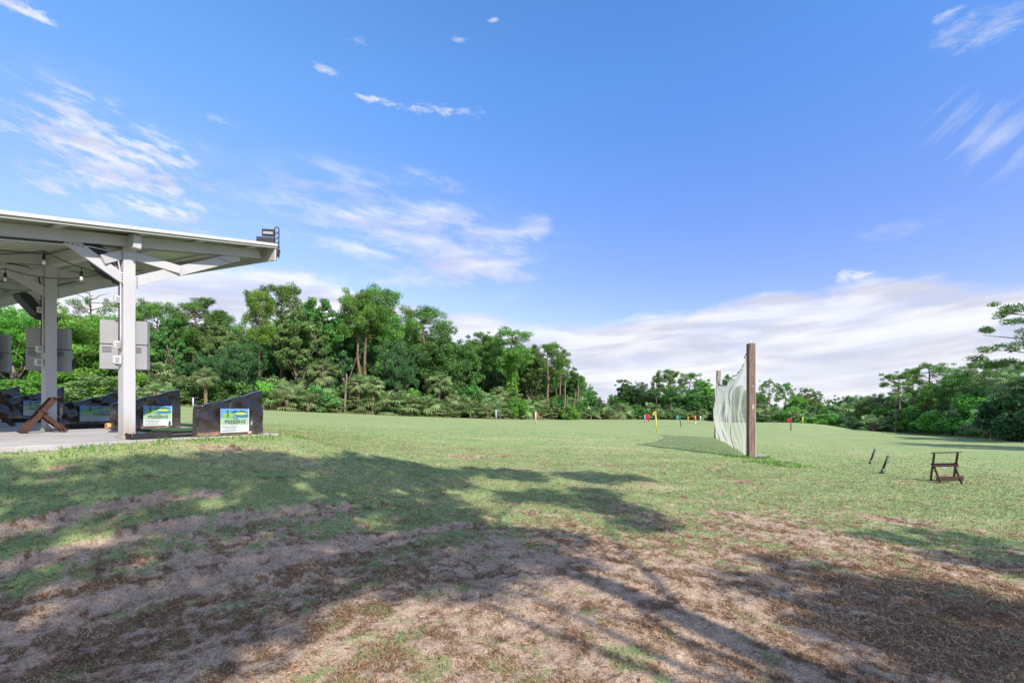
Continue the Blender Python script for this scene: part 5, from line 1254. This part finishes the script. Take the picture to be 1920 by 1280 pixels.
# ------------------------------------------------------------------ range flags and stakes
def flag(px, yb, yt, D, pole, lab, flagc=None, fside=-1, rad=.05, foot=None, stripe=None, lean=0, fsz=(.55, .42), cap=None, name='range_flag', cat='flag'):
    X = (px - 960) / F * D; z = gz(X, D); h = (yb - yt) / F * D; z_need = EYE - (yb - HZ) / F * D
    e = empty(name, (X, D, z), 0, lab, cat, 'coloured range markers'); h2 = z_need + h - z if abs(z_need - z) < h * .8 else h
    m_ = MB(); m_.tube([(0, 0, -.05), (lean, 0, h2)], rad, 8); m_.build('pole', M['f_' + pole], e, smooth=True)
    if flagc:
        m_ = MB(); w_, hh = fsz; n_ = 6; V = []
        for i in range(n_ + 1):
            for j in range(4): V.append((lean + fside * (rad + w_ * i / n_), .05 * math.sin(i * 1.3) - .01, h2 - .02 - hh * j / 3 - .10 * (i / n_) ** 1.5))
        V += [(a, b_ + .012, c_) for a, b_, c_ in V]; o_ = (n_ + 1) * 4
        m_.add(V, [(i * 4 + j, (i + 1) * 4 + j, (i + 1) * 4 + j + 1, i * 4 + j + 1) for i in range(n_) for j in range(3)] + [(o_ + i * 4 + j, o_ + i * 4 + j + 1, o_ + (i + 1) * 4 + j + 1, o_ + (i + 1) * 4 + j) for i in range(n_) for j in range(3)])
        m_.build('flag', M['f_' + flagc], e, smooth=True)
    if foot: m_ = MB(); m_.tube([(0, 0, -.04), (0, 0, h2 * .22)], rad * 1.12, 8); m_.build('foot', M['f_' + foot], e, smooth=True)
    if stripe: m_ = MB(); m_.tube([(rad * 1.6, 0, h2 * .30), (rad * 1.6, 0, h2 * .85)], rad * .9, 8); m_.build('side_tube', M['f_' + stripe], e, smooth=True)
    if cap: m_ = MB(); m_.tube([(lean * .9, 0, h2 * .86), (lean, 0, h2 + .02)], rad * 1.15, 8); m_.build('cap', M['f_' + cap], e, smooth=True)
flag(1231.5, 810, 771, 42, 'yellow', 'tall yellow range pole with a yellow flag', 'yellow', -1, .05, lean=-.12, fsz=(.2, .28), cap='amber')
flag(1277, 802, 778, 50, 'dkgreen', 'dark green range pole with a teal flag', 'teal', -1, .045, lean=-.18, fsz=(.32, .34))
flag(1209, 795, 775, 62, 'lavender', 'pale grey blue range stake left of the red one', None, rad=.07, cap='dkgreen', name='range_stake', cat='stake')
flag(1216.5, 790, 776, 68, 'red', 'short red range flag left of the yellow pole', 'red', -1, .09, fsz=(.3, .6))
flag(1223, 787, 774, 76, 'maroon', 'dark red far stake beside the yellow pole', None, rad=.05, name='range_stake', cat='stake')
flag(1303.5, 798, 776, 55, 'orange', 'bright orange range pole with a white foot', None, rad=.10, foot='white', cap='maroon')
flag(1290, 791, 781, 74, 'amber', 'small amber far stake left of the orange pole', None, rad=.07, name='range_stake', cat='stake')
flag(1313, 791, 779, 74, 'white', 'white far stake right of the orange pole', None, rad=.06, name='range_stake', cat='stake')
flag(1483, 807, 783, 43, 'maroon', 'red flag on a dark red pole right of the net', 'red', -1, .04, fsz=(.30, .28), stripe=None, cap='pink')
flag(1505, 800, 781, 56, 'yellow', 'short plain yellow stake right of the red flag', None, rad=.06, name='range_stake', cat='stake')
flag(1004.5, 795, 768, 52, 'white', 'white range stake with a red tube on its right side', None, rad=.07, stripe='red', cap='teal', name='range_stake', cat='stake')
flag(930, 787, 768, 62, 'lavender', 'lavender range stake in front of the left wood', None, rad=.08, name='range_stake', cat='stake')
flag(362, 761, 745, 44, 'lavender', 'short whitish stake between the first two dividers', None, rad=.07, name='range_stake', cat='stake')
for px, py, lab in [(1297, 826, 'white golf ball on the lawn left of the far net post'), (822, 814, 'white golf ball on the lawn in front of the big dense oak')]:
    g_ = ghit(px, py); mb = MB(); mb.lathe([(.0, -.021), (.012, -.018), (.0195, -.008), (.0215, .0), (.0195, .008), (.012, .018), (.0, .021)], 14); o = mb.build('golf_ball', M['f_white'], smooth=True, loc=g_ + Vector((0, 0, .045))); tag(o, lab, 'golf ball', 'golf balls on the range')
print('objects', len(bpy.data.objects))
